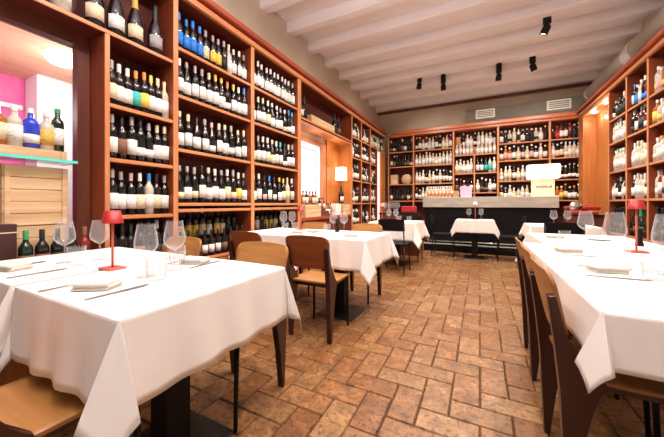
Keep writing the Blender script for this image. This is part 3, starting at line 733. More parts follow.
# ------------------------------------------------------------------ tablecloths and tables
def cloth_mesh(x0, x1, y0, y1, zt, h, seed, amp=.012, flare=.08, bulge=.38, tight=''):
    r = random.Random(seed); ph = [r.uniform(0, 6.3) for _ in range(4)]; kk = [r.choice((2, 3, 3, 4)) for _ in range(4)]
    ni = 26; nh = 9
    def samples(L):
        o = [(-h + h * i / nh, 0) for i in range(nh)]
        H = [.003, .007, .012] + [.012 + (h - .012) * i / nh for i in range(1, nh + 1)]
        I = [0, .004] + [L * i / ni for i in range(1, ni)] + [L - .004, L]
        return [-q for q in H[::-1]] + I + [L + q for q in H]
    Lx, Ly = x1 - x0, y1 - y0
    SX, SY = samples(Lx), samples(Ly)
    def out(e): return min(e, .006) * .6 + flare * max(0, e - .006)
    def dn(e): return max(0, e - .003) + (min(e, .003) * .3)
    bm = bmesh.new(); G = []
    for s in SX:
        col = []
        for t_ in SY:
            ex = -s if s < 0 else (s - Lx if s > Lx else 0); sx = -1 if s < 0 else 1
            ey = -t_ if t_ < 0 else (t_ - Ly if t_ > Ly else 0); sy = -1 if t_ < 0 else 1
            bx = min(max(s, 0), Lx); by = min(max(t_, 0), Ly)
            if ex == 0 and ey == 0:
                z = zt + .0012 * math.sin(bx * 9 + ph[0]) * math.sin(by * 8 + ph[1])
                p = (x0 + bx, y0 + by, z)
            elif ey == 0:
                w = math.sin(PI * by / Ly); a = amp * (ex / h) * w * math.sin(by / Ly * PI * kk[0 if sx < 0 else 1] * 2 + ph[0 if sx < 0 else 1])
                tg = ('L' if sx < 0 else 'R') in tight
                p = (x0 + bx + sx * (.004 if tg else out(ex) + a + amp * .6 * w * ex / h), y0 + by, zt - dn(ex))
            elif ex == 0:
                w = math.sin(PI * bx / Lx); a = amp * (ey / h) * w * math.sin(bx / Lx * PI * kk[2 if sy < 0 else 3] * 2 + ph[2 if sy < 0 else 3])
                tg = ('N' if sy < 0 else 'F') in tight
                p = (x0 + bx, y0 + by + sy * (.004 if tg else out(ey) + a + amp * .6 * w * ey / h), zt - dn(ey))
            else:
                col.append(None); continue
            col.append(bm.verts.new(p))
        G.append(col)
    for i in range(len(SX) - 1):
        for k in range(len(SY) - 1):
            q = (G[i][k], G[i + 1][k], G[i + 1][k + 1], G[i][k + 1])
            if None in q: continue
            bm.faces.new(q).smooth = True
    # each corner hangs as a folded flap
    H = [.003, .007, .012] + [.012 + (h - .012) * i / nh for i in range(1, nh + 1)]
    n0 = len(H); us = [1, .93, .86, .8, .73, .62, .4, .2, 0, -.2, -.4, -.62, -.73, -.8, -.86, -.93, -1]; k_ = .62
    for sx in (-1, 1):
        for sy in (-1, 1):
            ix = n0 if sx < 0 else len(SX) - 1 - n0; iy = n0 if sy < 0 else len(SY) - 1 - n0
            cxp, cyp = (x0 if sx < 0 else x1), (y0 if sy < 0 else y1)
            apex = G[ix][iy]; cols = []
            for u_ in us:
                if u_ == 1: cols.append([G[ix + sx * (i + 1)][iy] for i in range(n0)]); continue
                if u_ == -1: cols.append([G[ix][iy + sy * (i + 1)] for i in range(n0)]); continue
                f = (1 - u_) * PI / 4; rm = 1 / max(math.cos(f), math.sin(f)); c_ = []
                for e in H:
                    rr = e * rm; W = bulge * rr
                    if abs(u_) <= k_:
                        q_ = u_ / k_; ox = W * (1 + q_) / 2; oy = W * (1 - q_) / 2
                    else:
                        q_ = (abs(u_) - k_) / (1 - k_); m_ = W * (1 - q_) + out(rr) * q_; n_ = .012 * math.sin(PI * q_) * rr / h
                        ox, oy = (m_, -n_) if u_ > 0 else (-n_, m_)
                    lat = max(ox, oy) * .8
                    c_.append(bm.verts.new((cxp + sx * ox, cyp + sy * oy, zt - math.sqrt(max(0, dn(rr) ** 2 - lat ** 2)))))
                cols.append(c_)
            for A, B in zip(cols, cols[1:]):
                bm.faces.new((apex, A[0], B[0])).smooth = True
                for i in range(n0 - 1): bm.faces.new((A[i], A[i + 1], B[i + 1], B[i])).smooth = True
    me = mesh_of('tablecloth', bm, CLOTH); me.set_sharp_from_angle(angle=math.radians(32))
    return me
def table(x0, x1, y0, y1, h, lab, seed, ped=None, plate=.19, **kw):
    cx, cy = (x0 + x1) / 2, (y0 + y1) / 2
    px, py = ped or (cx, cy)
    t = empty('restaurant_table', (cx, cy, 0), f"black pedestal table under {lab}", 'table', 'pedestal tables under white cloths')
    bm = bmesh.new(); box(bm, x0 + .012, x1 - .012, y0 + .012, y1 - .012, .722, .752, bev=.004); obj('tabletop', bm, DPLATE, t)
    bm = bmesh.new(); box(bm, px - .055, px + .055, py - .055, py + .055, .013, .721); obj('column', bm, BLK, t)
    bm = bmesh.new(); box(bm, px - plate, px + plate, py - plate, py + plate, .001, .012, bev=.003); obj('base_plate', bm, DPLATE, t)
    me = cloth_mesh(x0, x1, y0, y1, .758, h, seed, **kw)
    o = bpy.data.objects.new('tablecloth', me); C.objects.link(o)
    sm = o.modifiers.new('s', 'SOLIDIFY'); sm.thickness = .002; sm.offset = 1
    tag(o, f"white tablecloth, {lab.replace('the white cloth ', '')}", 'tablecloth', 'white tablecloths')
T1a = (-1.60, -.885, .445, 1.20); T1b = (-2.40, -1.645, .445, 1.20)
table(*T1a, .25, 'the white cloth of the large foreground table at left', 1, ped=(-1.22, .82), amp=.010)
table(*T1b, .235, 'the white cloth at the foreground left, nearest the window sill', 2, amp=.010, tight='R')
table(-1.62, -.89, 2.37, 3.15, .27, 'the white cloth of the second left table, aisle half', 3, ped=(-1.235, 2.63))
table(-2.40, -1.66, 2.37, 3.15, .27, 'the white cloth of the second left table, bookcase half', 4, tight='R')
table(-1.75, -.95, 4.85, 5.65, .30, 'the white cloth behind the black chair at left', 5)
table(-.43, .24, 6.20, 6.80, .24, 'the white cloth of the small table before the bar', 6)
table(.325, 1.12, 1.13, 1.92, .165, 'the white cloth of the nearest table at right', 7, amp=.006, tight='F', ped=(.85, 1.6))
table(.325, 1.12, 1.955, 2.86, .165, 'the white cloth of the middle table at right', 8, amp=.006, tight='NF')
table(.47, 1.25, 2.92, 3.85, .17, 'the white cloth of the third table at right', 9, amp=.006, tight='N')
table(.66, 1.45, 5.05, 5.80, .20, 'the white cloth at right beyond the black chair', 10)

# ------------------------------------------------------------------ chairs
def curved_panel(w0, w1, z0, z1, y0, y1, depth, th, rad=.05, nx=14, nz=8):
    """back rest: curved in plan, rounded corners; w0 bottom half width, w1 top half width"""
    bm = bmesh.new(); F = []; Bk = []
    cs = [rad * (1 - math.cos(PI / 2 * q / 5)) for q in range(6)]
    zs = [z0 + q for q in cs] + [z0 + rad + (z1 - z0 - 2 * rad) * q / 4 for q in range(1, 4)] + [z1 - q for q in cs[::-1]]
    nz = len(zs) - 1
    for k in range(nz + 1):
        z = zs[k]; v = (z - z0) / (z1 - z0); w = w0 + (w1 - w0) * v
        dz = min(z - z0, z1 - z)
        if dz < rad: w -= rad - math.sqrt(max(0, rad * rad - (rad - dz) ** 2))
        yc = y0 + (y1 - y0) * v
        f_, b_ = [], []
        for i in range(nx + 1):
            x = -w + 2 * w * i / nx
            y = yc - depth * (1 - (x / max(w0, w1)) ** 2)
            za = z + .014 * (v ** 2) * (1 - (x / w1) ** 2) - .004 * (1 - v); f_.append(bm.verts.new((x, y + th, za))); b_.append(bm.verts.new((x, y, za)))
        F.append(f_); Bk.append(b_)
    for k in range(nz):
        for i in range(nx):
            q = bm.faces.new((F[k][i], F[k][i + 1], F[k + 1][i + 1], F[k + 1][i])); q.smooth = True
            q = bm.faces.new((Bk[k][i], Bk[k + 1][i], Bk[k + 1][i + 1], Bk[k][i + 1])); q.smooth = True
    for k in range(nz):
        bm.faces.new((F[k][0], F[k + 1][0], Bk[k + 1][0], Bk[k][0])).material_index = 1
        bm.faces.new((F[k][nx], Bk[k][nx], Bk[k + 1][nx], F[k + 1][nx])).material_index = 1
    for i in range(nx):
        bm.faces.new((F[0][i], Bk[0][i], Bk[0][i + 1], F[0][i + 1])).material_index = 1
        bm.faces.new((F[nz][i], F[nz][i + 1], Bk[nz][i + 1], Bk[nz][i])).material_index = 1
    return bm
def seat_bm(th=.012):
    bm = bmesh.new(); ny = 12; nx = 12; T = []; B = []
    for k in range(ny + 1):
        y = -.19 + .42 * k / ny; d = min(y + .19, .23 - y); w = .195
        if d < .04: w -= .04 - math.sqrt(max(0, .04 ** 2 - (.04 - d) ** 2))
        v = k / ny; zz = .462 + (.012 * (1 - v)) * 0 + (-.022 * max(0, v - .8) ** 2 / .04) - .006 * math.sin(PI * v)
        t_, b_ = [], []
        for i in range(nx + 1):
            x = -w + 2 * w * i / nx; z = zz + .006 * (x / .2) ** 2
            t_.append(bm.verts.new((x, y, z))); b_.append(bm.verts.new((x, y, z - th)))
        T.append(t_); B.append(b_)
    for k in range(ny):
        for i in range(nx):
            bm.faces.new((T[k][i], T[k][i + 1], T[k + 1][i + 1], T[k + 1][i])).smooth = True
            bm.faces.new((B[k][i], B[k + 1][i], B[k + 1][i + 1], B[k][i + 1])).smooth = True
    for k in range(ny):
        bm.faces.new((T[k][0], T[k + 1][0], B[k + 1][0], B[k][0])).material_index = 1
        bm.faces.new((T[k][nx], B[k][nx], B[k + 1][nx], T[k + 1][nx])).material_index = 1
    for i in range(nx):
        bm.faces.new((T[0][i], B[0][i], B[0][i + 1], T[0][i + 1])).material_index = 1
        bm.faces.new((T[ny][i], T[ny][i + 1], B[ny][i + 1], B[ny][i])).material_index = 1
    return bm
def make_chair(ply, loc, rz, label, group):
    t = empty('wooden_chair', loc, label, 'chair', group, rz)
    obj('seat', seat_bm(), [PLY, PLYEDGE], t, True)
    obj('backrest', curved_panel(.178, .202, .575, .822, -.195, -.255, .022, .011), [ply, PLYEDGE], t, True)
    for s in (-1, 1):
        bm = bmesh.new()
        prism(bm, [(-.206, .0), (-.184, .0), (-.158, .22), (-.128, .36), (-.092, .455), (-.150, .51), (-.208, .60), (-.236, .745), (-.262, .74), (-.242, .58), (-.224, .40)], 'x', s * .178 - .019, s * .178 + .019)
        bmesh.ops.bevel(bm, geom=list(bm.edges), offset=.004, segments=1, affect='EDGES', clamp_overlap=True)
        o = obj('leg', bm, LEGR, t, True)
        bm = bmesh.new(); tube(bm, (s * .165, .165, .43), (s * .172, .185, 0), .013, .010); obj('leg', bm, BLK, t, True)
    bm = bmesh.new()
    box(bm, -.155, .155, .15, .18, .408, .440, bev=.003); box(bm, -.155, -.13, -.10, .16, .412, .438); box(bm, .13, .155, -.10, .16, .412, .438); box(bm, -.155, .155, -.15, -.12, .412, .44)
    obj('seat_frame', bm, LEGR, t, True)
    return t
gold = make_chair(PLY, (-1.215, 1.19, 0), PI + .06, 'golden wooden chair facing the large foreground table, aisle side', 'wooden chairs at the foreground table')
shaded_chair = make_chair(PLYSHADE, (-1.215, 2.175, 0), 0.02, 'wooden chair facing away with shade painted on its back, near side of second table', 'shade-darkened wooden chairs at the second table')
def place(src, loc, rz, label, group):
    c = copy_tree(src); c.location = loc; c.rotation_euler.z = rz; tag(c, label, 'chair', group)
place(shaded_chair, (-1.88, 2.215, 0), -.04, 'wooden chair with shade-darkened back, left of its twin by second table', 'shade-darkened wooden chairs at the second table')
place(gold, (-1.96, 1.17, 0), PI, 'golden wooden chair at the foreground table nearest the bookcase', 'wooden chairs at the foreground table')
place(gold, (-1.25, .43, 0), 0, 'golden wooden chair at bottom left, only its seat seen', 'wooden chairs at the foreground table')
place(gold, (-1.24, 3.13, 0), PI, 'golden wooden chair behind the second table, aisle side', 'golden chairs behind the second table')
place(gold, (-1.97, 3.10, 0), PI, 'golden wooden chair behind the second table, by the small red lamp', 'golden chairs behind the second table')
place(gold, (.48, 1.515, 0), -PI / 2 + .02, 'nearest wooden chair tucked under the right hand table', 'wooden chairs along the right hand tables')
place(gold, (.49, 1.975, 0), -PI / 2, 'middle wooden chair of the three along the right tables', 'wooden chairs along the right hand tables')
place(gold, (.50, 2.43, 0), -PI / 2 - .02, 'farthest wooden chair of the three along the right tables', 'wooden chairs along the right hand tables')

def make_black(loc, rz, label, group):
    t = empty('black_chair', loc, label, 'chair', group, rz)
    bm = bmesh.new(); box(bm, -.21, .21, -.20, .21, .44, .468, bev=.01); obj('seat', bm, BLKM, t, True)
    obj('backrest', curved_panel(.205, .205, .665, .835, -.215, -.235, .02, .012, .015), [BLKM, BLKM], t, True)
    for s in (-1, 1):
        bm = bmesh.new(); tube(bm, (s * .19, -.235, .80), (s * .19, -.185, .44), .010); tube(bm, (s * .19, -.185, .44), (s * .195, -.22, 0), .010); obj('leg', bm, BLK, t, True)
        bm = bmesh.new(); tube(bm, (s * .185, .18, .44), (s * .195, .20, 0), .010); obj('leg', bm, BLK, t, True)
        bm = bmesh.new(); tube(bm, (s * .19, -.20, .20), (s * .19, .19, .20), .007); obj('stretcher', bm, BLK, t, True)
    return t
GB = 'black metal chairs'
blk = make_black((-1.215, 4.60, 0), 0, 'black chair facing the white table at the back left', GB)
place(blk, (-1.20, 5.62, 0), PI, 'black chair behind the back left white table', GB)
place(blk, (-.68, 6.50, 0), -PI / 2, 'black chair left of the small table before the bar', GB)
place(blk, (.50, 6.50, 0), PI / 2, 'black chair right of the small table before the bar', GB)
place(blk, (.95, 4.78, 0), -.05, 'black chair facing the far right table, only its back seen', GB)

# ------------------------------------------------------------------ tableware
ZT = .7625
def wine_glass_bm(h=.225, r=.046):
    bm = bmesh.new(); k = h / .225
    o = [(0, .0), (.036, .0), (.036, .0015), (.012, .004), (.0042, .012), (.0036, .05 * k), (.0036, .088 * k), (.010, .094 * k), (r * .62, .106 * k), (r * .93, .122 * k), (r, .136 * k), (r * .97, .155 * k), (r * .84, .19 * k), (r * .71, h)]
    lathe(bm, o, 24); return bm
def tumbler_bm(h=.095, r=.040):
    bm = bmesh.new()
    lathe(bm, [(0, 0), (r * .80, 0), (r * .84, .004), (r, h), (r * .985, h + .001)], 20); return bm
WG = mesh_of('wine_glass', wine_glass_bm(), GLASS); WGB = mesh_of('burgundy_glass', wine_glass_bm(.27, .052), GLASS); TU = mesh_of('tumbler', tumbler_bm(), GLASS)
bmr = tumbler_bm(.10, .042)
for k in range(20):
    a = 2 * PI * k / 20; tube(bmr, (.0365 * math.cos(a), .0365 * math.sin(a), .008), (.0425 * math.cos(a), .0425 * math.sin(a), .07), .0022, seg=5)
TUR = mesh_of('ridged_tumbler', bmr, GLASS)
def put(name, me, x, y, label, cat, group, z=ZT, sc=1.):
    o = bpy.data.objects.new(name, me); C.objects.link(o); o.location = (x, y, z); o.scale = (sc,) * 3
    return tag(o, label, cat, group)
G1 = 'glasses on the foreground left table'; G2 = 'glasses on the second left table'; G3 = 'glasses on the right tables'
put('wine_glass', WG, -2.0, .74, 'empty wine glass nearest the window, left of its pair', 'wine glass', G1)
put('wine_glass', WG, -1.93, .87, 'empty wine glass beside the red lamp, right of its pair', 'wine glass', G1)
put('wine_glass', WG, -1.30, .76, 'large empty wine glass right of the red lamp, front one', 'wine glass', G1, sc=1.02)
put('wine_glass', WG, -1.31, .90, 'large empty wine glass right of the red lamp, rear one', 'wine glass', G1, sc=1.05)
put('tumbler', TU, -1.87, .74, 'plain water tumbler in front of the two left wine glasses', 'tumbler', G1)
put('tumbler', TUR, -1.20, .745, 'ridged glass tumbler in front of the large wine glasses', 'tumbler', G1, sc=.95)
put('tumbler', TUR, -1.42, .99, 'ridged glass tumbler farther back by the golden chair', 'tumbler', G1, sc=.95)
put('wine_glass', WG, -2.17, 2.93, 'left wine glass of the pair on the second table', 'wine glass', G2)
put('wine_glass', WG, -2.12, 3.04, 'right wine glass of the pair on the second table', 'wine glass', G2)
put('tumbler', TU, -2.08, 2.84, 'left tumbler beneath the glass pair on the second table', 'tumbler', G2)
put('tumbler', TU, -1.98, 2.90, 'right tumbler beneath the glass pair on the second table', 'tumbler', G2)
put('wine_glass', WG, -1.50, 2.98, 'wine glass by the dark pepper mill on the second table', 'wine glass', G2)
put('wine_glass', WG, -1.38, 3.0, 'wine glass right of the pepper mill on the second table', 'wine glass', G2)
put('tumbler', TU, -1.52, 2.86, 'tumbler left of the pepper mill on the second table', 'tumbler', G2)
put('wine_glass', WGB, .68, 2.19, 'big wine glass left of the right hand red lamp', 'wine glass', G3)
put('wine_glass', WGB, .745, 1.83, 'biggest wine glass at the right picture edge', 'wine glass', G3)
put('wine_glass', WG, .76, 3.02, 'smaller wine glass farther along the right tables', 'wine glass', G3, sc=1.15)
put('tumbler', TU, .665, 2.07, 'plain tumbler under the big glass on the right table', 'tumbler', G3, sc=1.05)
put('tumbler', TUR, .655, 1.70, 'ridged tumbler at the right picture edge', 'tumbler', G3)
put('tumbler', TU, .62, 3.0, 'tumbler farther along the right tables', 'tumbler', G3)
put('wine_glass', WG, -1.50, 5.25, 'left wine glass on the table behind the black chair', 'wine glass', 'glasses on the back left table')
put('wine_glass', WG, -1.38, 5.30, 'right wine glass on the table behind the black chair', 'wine glass', 'glasses on the back left table')
put('tumbler', TU, -1.30, 5.2, 'left tumbler on the table behind the black chair', 'tumbler', 'glasses on the back left table')
put('tumbler', TU, -1.12, 5.2, 'right tumbler on the table behind the black chair', 'tumbler', 'glasses on the back left table')
put('wine_glass', WG, -.20, 6.50, 'wine glass left of the lamp on the bar side table', 'wine glass', 'glasses on the small table before the bar')
put('wine_glass', WG, .02, 6.50, 'wine glass right of the lamp on the bar side table', 'wine glass', 'glasses on the small table before the bar')
put('wine_glass', WG, .95, 5.2, 'left wine glass on the far right table', 'wine glass', 'glasses on the far right table')
put('wine_glass', WG, 1.12, 5.25, 'right wine glass on the far right table', 'wine glass', 'glasses on the far right table')

def red_lamp(x, y, H, label, z=ZT, shade=RED):
    t = empty('cordless_lamp', (x, y, z), label, 'lamp', 'small red table lamps')
    bm = bmesh.new(); box(bm, -.052, .052, -.04, .04, 0, .008, bev=.003); obj('base', bm, REDSTEM, t, True)
    bm = bmesh.new(); tube(bm, (0, 0, .008), (0, 0, H - .012), .0055); obj('stem', bm, REDSTEM, t, True)
    bm = bmesh.new(); lathe(bm, [(.045, H - .062), (.033, H), (.0, H), (0, H - .003), (.031, H - .003), (.043, H - .062), (.045, H - .062)], 24); obj('lamp_shade', bm, shade, t, True)
red_lamp(-1.60, .775, .285, 'small red table lamp on the foreground left table')
red_lamp(.92, 2.62, .345, 'small red table lamp on the right hand table')
red_lamp(-1.98, 3.02, .285, 'small red table lamp on the second left table')
red_lamp(-1.55, 5.0, .33, 'small red table lamp beside the black chair', shade=plain('coral_shade', (.75, .25, .20), .4))
red_lamp(-.085, 6.55, .36, 'pale topped red lamp on the small table before the bar', shade=plain('pale_pink_shade', (.85, .62, .58), .5))

def napkin(x, y, rz, label, w=.13, d=.09):
    bm = bmesh.new(); g_ = bmesh.new()
    for i, (a, dz) in enumerate(((0, 0), (.004, .009), (-.004, .018))):
        box(g_, -w / 2 + a, w / 2 + a, -d / 2 + a, d / 2 + a, dz, dz + .0085)
    bmesh.ops.bevel(g_, geom=list(g_.edges), offset=.003, segments=2, affect='EDGES', clamp_overlap=True)
    merge(bm, g_)
    o = obj('napkin', bm, NAPK); o.location = (x, y, ZT); o.rotation_euler.z = rz; tag(o, label, 'napkin', 'folded napkins')
napkin(-1.29, .575, .55, 'folded linen napkin on the foreground left table')
napkin(-1.37, 1.06, .3, 'folded napkin by the ridged tumblers, foreground table')
napkin(.53, 1.80, .25, 'folded linen napkin on the nearest right table')
napkin(.52, 2.42, .2, 'folded napkin on the middle right table')
napkin(-1.12, 2.60, .2, 'folded napkin on the second left table, aisle side')
napkin(-1.75, 2.62, .2, 'folded napkin on the second left table, bookcase side')
napkin(-2.02, .55, .2, 'folded napkin at the left picture edge of table')
napkin(.62, 3.35, .1, 'folded napkin on the third right table')
CUT = plain('cutlery_steel', (.34, .33, .32), .3, 1.)
def knife(x, y, rz, label):
    bm = bmesh.new(); prism(bm, [(-.005, -.10), (.005, -.10), (.006, .0), (.010, .02), (.009, .09), (.002, .112), (-.006, .10), (-.006, 0)], 'z', 0, .003)
    o = obj('table_knife', bm, CUT); o.location = (x, y, ZT); o.rotation_euler.z = rz; tag(o, label, 'knife', 'table cutlery')
def fork(x, y, rz, label):
    bm = bmesh.new(); prism(bm, [(-.006, -.10), (.006, -.10), (.003, .02), (.012, .045), (.012, .055), (-.012, .055), (-.012, .045), (-.003, .02)], 'z', 0, .003)
    for k in range(4): box(bm, -.012 + k * .0068, -.0085 + k * .0068, .055, .10, 0, .003)
    o = obj('table_fork', bm, CUT); o.location = (x, y, ZT); o.rotation_euler.z = rz; tag(o, label, 'fork', 'table cutlery')
knife(-1.16, .58, .02, 'table knife right of the napkin on the foreground table')
fork(-1.42, .55, .02, 'table fork left of the napkin on the foreground table')
knife(-1.28, 1.05, .1, 'table knife beside the farther napkin, foreground table')
fork(-1.48, 1.07, .1, 'table fork beside the farther napkin, foreground table')
knife(-1.80, .57, .05, 'table knife near the left picture edge')
fork(-2.12, .60, .05, 'table fork near the left picture edge')
knife(.52, 1.66, -PI / 2, 'table knife in front of the napkin, nearest right table')
fork(.55, 1.93, -PI / 2, 'table fork behind the napkin, nearest right table') if False else fork(.55, 1.90, -PI / 2, 'table fork behind the napkin, nearest right table')
knife(.52, 2.27, -PI / 2, 'table knife in front of the napkin, middle right table')
fork(.52, 2.55, -PI / 2, 'table fork behind the napkin, middle right table')
knife(-1.0, 2.60, .05, 'table knife by the napkin, second table aisle side')
# pepper mill, cruet
def mill(x, y, label, m, z=ZT, h=.15):
    bm = bmesh.new(); lathe(bm, [(0, 0), (.024, 0), (.025, .01), (.018, .04), (.020, .09), (.014, .105), (.022, .115), (.021, .135), (.008, h), (0, h)], 16)
    o = obj('pepper_mill', bm, m); o.location = (x, y, z); tag(o, label, 'pepper mill')
mill(-1.44, 2.95, 'dark pepper mill on the second left table', BLK)
mill(1.07, 3.0, 'dark pepper mill on the third right table', BLK, h=.13)
def plate(x, y, label, r=.09):
    bm = bmesh.new(); lathe(bm, [(0, 0), (r * .6, 0), (r, .012), (r, .015), (r * .6, .004), (0, .004)], 24)
    o = obj('side_plate', bm, PAPER); o.location = (x, y, ZT); tag(o, label, 'plate', 'white side plates')
plate(-1.70, 2.86, 'white side plate on the second left table')
plate(-1.18, 2.86, 'white side plate on the second table, aisle side')
plate(.93, 3.35, 'white side plate on the third right table')

# red meat slicer standing on a dark cabinet by the recess, and the red box at the left
t = empty('side_cabinet', (1.72, 6.95, 0), 'dark low cabinet standing right of the bar', 'cabinet')
bm = bmesh.new(); box(bm, 1.46, 1.92, 6.60, 7.30, .0, .86, bev=.006); obj('body', bm, WFRAME, t)
bm = bmesh.new(); box(bm, 1.44, 1.94, 6.58, 7.32, .861, .885, bev=.004); obj('top', bm, BLK, t)
t = empty('meat_slicer', (1.68, 6.9, .886), 'red hand cranked meat slicer on the dark cabinet by the recess', 'slicer')
bm = bmesh.new(); box(bm, -.20, .20, -.14, .14, 0, .05, bev=.012); box(bm, -.26, .26, -.06, .06, .08, .15, bev=.02); box(bm, -.08, .08, -.05, .05, .05, .08); obj('body', bm, RED, t, True)
bm = bmesh.new(); lathe(bm, [(0, 0), (.10, 0), (.104, .006), (0, .012)], 28, -.10, -.085, .13, ax='y'); obj('blade', bm, STEEL, t, True)
bm = bmesh.new(); tube(bm, (.08, 0, .15), (.08, 0, .21), .012); lathe(bm, [(0, -.02), (.016, -.014), (.020, 0), (.016, .014), (0, .02)], 14, .08, 0, .225); obj('handle', bm, REDSTEM, t, True)
t = empty('side_cabinet', (-1.62, 6.25, 0), 'dark low service cabinet behind the back left table', 'cabinet')
bm = bmesh.new(); box(bm, -1.95, -1.15, 6.10, 6.45, 0, .86, bev=.006); obj('body', bm, WFRAME, t)
bm = bmesh.new(); box(bm, -1.97, -1.13, 6.08, 6.47, .861, .885, bev=.004); obj('top', bm, BLK, t)
bm = bmesh.new(); box(bm, -1.50, -1.20, 6.18, 6.36, .90, 1.03, bev=.012); box(bm, -1.46, -1.24, 6.20, 6.34, .886, .90)
tag(obj('red_box', bm, RED), 'bright red box on the service cabinet at back left', 'box')
for i, x in enumerate((-1.86, -1.77, -1.68, -1.59)):
    put('wine_glass', WG, x, 6.25, f"{ORD[i]} upright glass from the left, beside the red box", 'wine glass', 'glasses beside the red box', z=.886)

# ------------------------------------------------------------------ air conditioning ducts
t = empty('air_duct', (1.0, 8.6, 3.22), 'dark taupe boxed air duct with two vents above back bookcases', 'duct')
bm = bmesh.new(); box(bm, -.33, 2.36, 8.50, 8.775, 3.205, 3.56, bev=.006); obj('duct_box', bm, BOXD, t)
for x0, x1 in ((-.10, .34), (1.42, 1.88)):
    bm = bmesh.new(); box(bm, x0, x1, 8.485, 8.499, 3.30, 3.53, 0)
    v = obj('vent_grille', bm, GRILLE, t)
    bm = bmesh.new()
    for k in range(4): box(bm, x0 + .035, x1 - .035, 8.480, 8.4845, 3.335 + k * .044, 3.357 + k * .044)
    sl = obj('slats', bm, GRD, v)
t = empty('round_duct', (2.14, 4., 3.42), 'grey green round air duct along the right wall above bookcases', 'duct')
bm = bmesh.new(); lathe(bm, [(0, 0), (.185, 0), (.185, 9.4), (0, 9.4)], 28, 2.17, -1.3, 3.42, ax='y'); obj('pipe', bm, DUCTM, t)
for y in (1.2, 3.7, 5.95, 7.9):
    bm = bmesh.new(); lathe(bm, [(.186, 0), (.195, .01), (.195, .26 if y == 5.95 else .05), (.186, .27 if y == 5.95 else .06)], 28, 2.17, y, 3.42, ax='y'); obj('joint_band', bm, DUCTW if y == 5.95 else DUCTM, t)

# ------------------------------------------------------------------ spotlights
SP = [(-1.24, 6.86, 'leftmost black ceiling spotlight', .25), (-.76, 7.18, 'second ceiling spotlight from the left', .0), (.36, 7.15, 'third ceiling spotlight from the left', .1), (.93, 6.95, 'fourth ceiling spotlight from the left', -.35), (.93, 5.54, 'largest ceiling spotlight, nearest the camera', .45)]
SPROTO = []
for x, y, lb, tilt in SP:
    zc = ZC - .062 if True else ZC
    # rest on whichever surface is above: fitted with a rod that reaches the slab
    t = empty('ceiling_spotlight', (x, y, ZC + .095), lb + ' on the white ceiling', 'spotlight', 'black ceiling spotlights')
    bm = bmesh.new(); lathe(bm, [(0, 0), (.055, 0), (.055, -.19), (0, -.19)], 18, z0=.0); obj('mount', bm, BLK, t, True)
    bm = bmesh.new(); tube(bm, (0, 0, -.19), (0, 0, -.24), .012); obj('arm', bm, BLK, t, True)
    M = Matrix.Translation((0, 0, -.24)) @ Matrix.Rotation(tilt, 4, 'Y') @ Matrix.Rotation(.25, 4, 'X')
    bm = bmesh.new(); g_ = bmesh.new(); lathe(g_, [(0, .03), (.035, .03), (.055, 0), (.058, -.11), (.050, -.11), (.045, -.09), (0, -.09)], 18); merge(bm, g_, M); hd = obj('head', bm, BLK, t, True)
    bm = bmesh.new(); g_ = bmesh.new(); lathe(g_, [(0, -.093), (.044, -.093), (.044, -.098), (0, -.098)], 16); merge(bm, g_, M); obj('lens', bm, LAMPW, hd, True)

# ------------------------------------------------------------------ lights
def light(kind, name, loc, power, col, size=.1, rot=None, **kw):
    l = bpy.data.lights.new(name, kind); l.energy = power; l.color = col
    if kind == 'AREA': l.shape = 'RECTANGLE'; l.size, l.size_y = size
    else: l.shadow_soft_size = size
    for k, v in kw.items(): setattr(l, k, v)
    o = bpy.data.objects.new(name, l); C.objects.link(o); o.location = loc
    if rot: o.rotation_euler = rot
    return o
WARM = (1., .89, .77)
def spot(x, y, z, tx, ty, tz, p, cone=110, size=.05, col=WARM, blend=.6):
    d = Vector((tx - x, ty - y, tz - z)); o = light('SPOT', 'spot_lamp', (x, y, z), p, col, size, d.to_track_quat('-Z', 'Y').to_euler())
    o.data.spot_size = math.radians(cone); o.data.spot_blend = blend
for x, y, lb, tilt in SP: spot(x, y, ZC - .30, x - tilt, y - .3, 0, 170, 120)
# further spotlights of the same track, out of frame near the camera
for x, y in ((-1.3, .6), (-.6, 2.2), (-1.4, 2.9), (.7, 1.2), (.9, 2.9), (-1.1, 4.6), (.1, 4.4), (.2, .2)):
    spot(x, y, ZC - .30, x, y + .1, 0, 120 if y < 2 else (165 if y < 4 else 300), 115, .06)
# wall-washing spots aimed at the bookcases
for y in (1.2, 2.6, 4.2, 6.4): spot(-.5, y, ZC - .30, -2.5, y + .3, 1.7, 150, 100, .06)
for y in (4.6, 6.0): spot(.6, y, ZC - .30, 2.0, y + .4, 1.8, 150, 90, .06)
for x in (-1.2, .4, 1.4): spot(x, 6.4, ZC - .30, x + .1, 8.5, 1.9, 150, 90, .06)
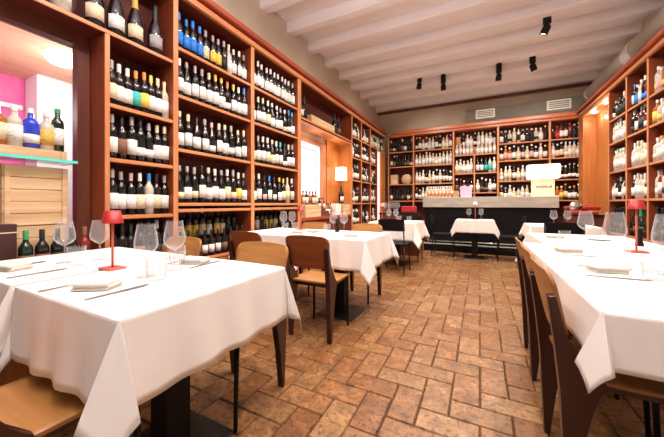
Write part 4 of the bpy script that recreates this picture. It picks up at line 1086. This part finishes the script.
# shop window daylight behind the camera
light('AREA', 'daylight', (0., -1.5, 2.0), 18, (1., .90, .80), (4.6, 3.4), (PI / 2, 0, 0))
# bar room
light('POINT', 'bar_room_lamp', (-4.45, 1.75, 2.3), 60, (1, .95, .95), .15)
light('POINT', 'bar_room_lamp', (-4.6, .6, 2.2), 26, (1, .85, .92), .15)
light('POINT', 'bar_room_lamp', (-3.7, 4.6, 2.2), 30, (.95, .93, 1), .15)
light('POINT', 'violet_strip', (-2.66, .3, 2.18), 1.6, (.55, .40, 1), .03)
# niche lamps
light('POINT', 'niche_lamp', (-2.66, 5.64, 1.72), 4, (1, .72, .40), .04)
light('POINT', 'niche_lamp', (-2.62, 5.35, 2.25), 2.5, (1, .80, .55), .04)
light('POINT', 'niche_lamp', (-2.62, 4.5, 2.2), 3, (1, .85, .75), .04)
light('POINT', 'recess_lamp', (XR + .08, 7.15, 2.85), 6, WARM, .03); light('POINT', 'recess_lamp', (XR + .08, 7.8, 2.85), 6, WARM, .03)

light('AREA', 'added_ceiling_fill', (-.3, .6, 3.05), 235, (1, .91, .95), (2.4, 2.6), (PI, 0, 0))  # unseen upward-facing area lights, added only to brighten the ceiling
light('AREA', 'added_ceiling_fill', (-.2, -.9, 3.05), 60, (1, .91, .95), (2.4, 1.2), (PI, 0, 0))
w = bpy.data.worlds.new('w'); scene.world = w; w.use_nodes = True
w.node_tree.nodes['Background'].inputs[0].default_value = (1., .86, .74, 1); w.node_tree.nodes['Background'].inputs[1].default_value = .3

# ------------------------------------------------------------------ camera
cam = bpy.data.cameras.new('camera'); co = bpy.data.objects.new('camera', cam); C.objects.link(co)
cam.sensor_width = 36; cam.lens = 290 / 664 * 36
cam.shift_y = -(218.5 - 203.8) / 664
cam.clip_start = .02
co.location = (0, 0, 1.08); co.rotation_euler = (PI / 2, 0, math.atan(148 / 290))
scene.camera = co
vs = scene.view_settings
vs.view_transform = 'Standard'; vs.look = 'None'; vs.gamma = 1; vs.use_curve_mapping = False; vs.exposure = -0.68
print('BOTTLES', COUNT)
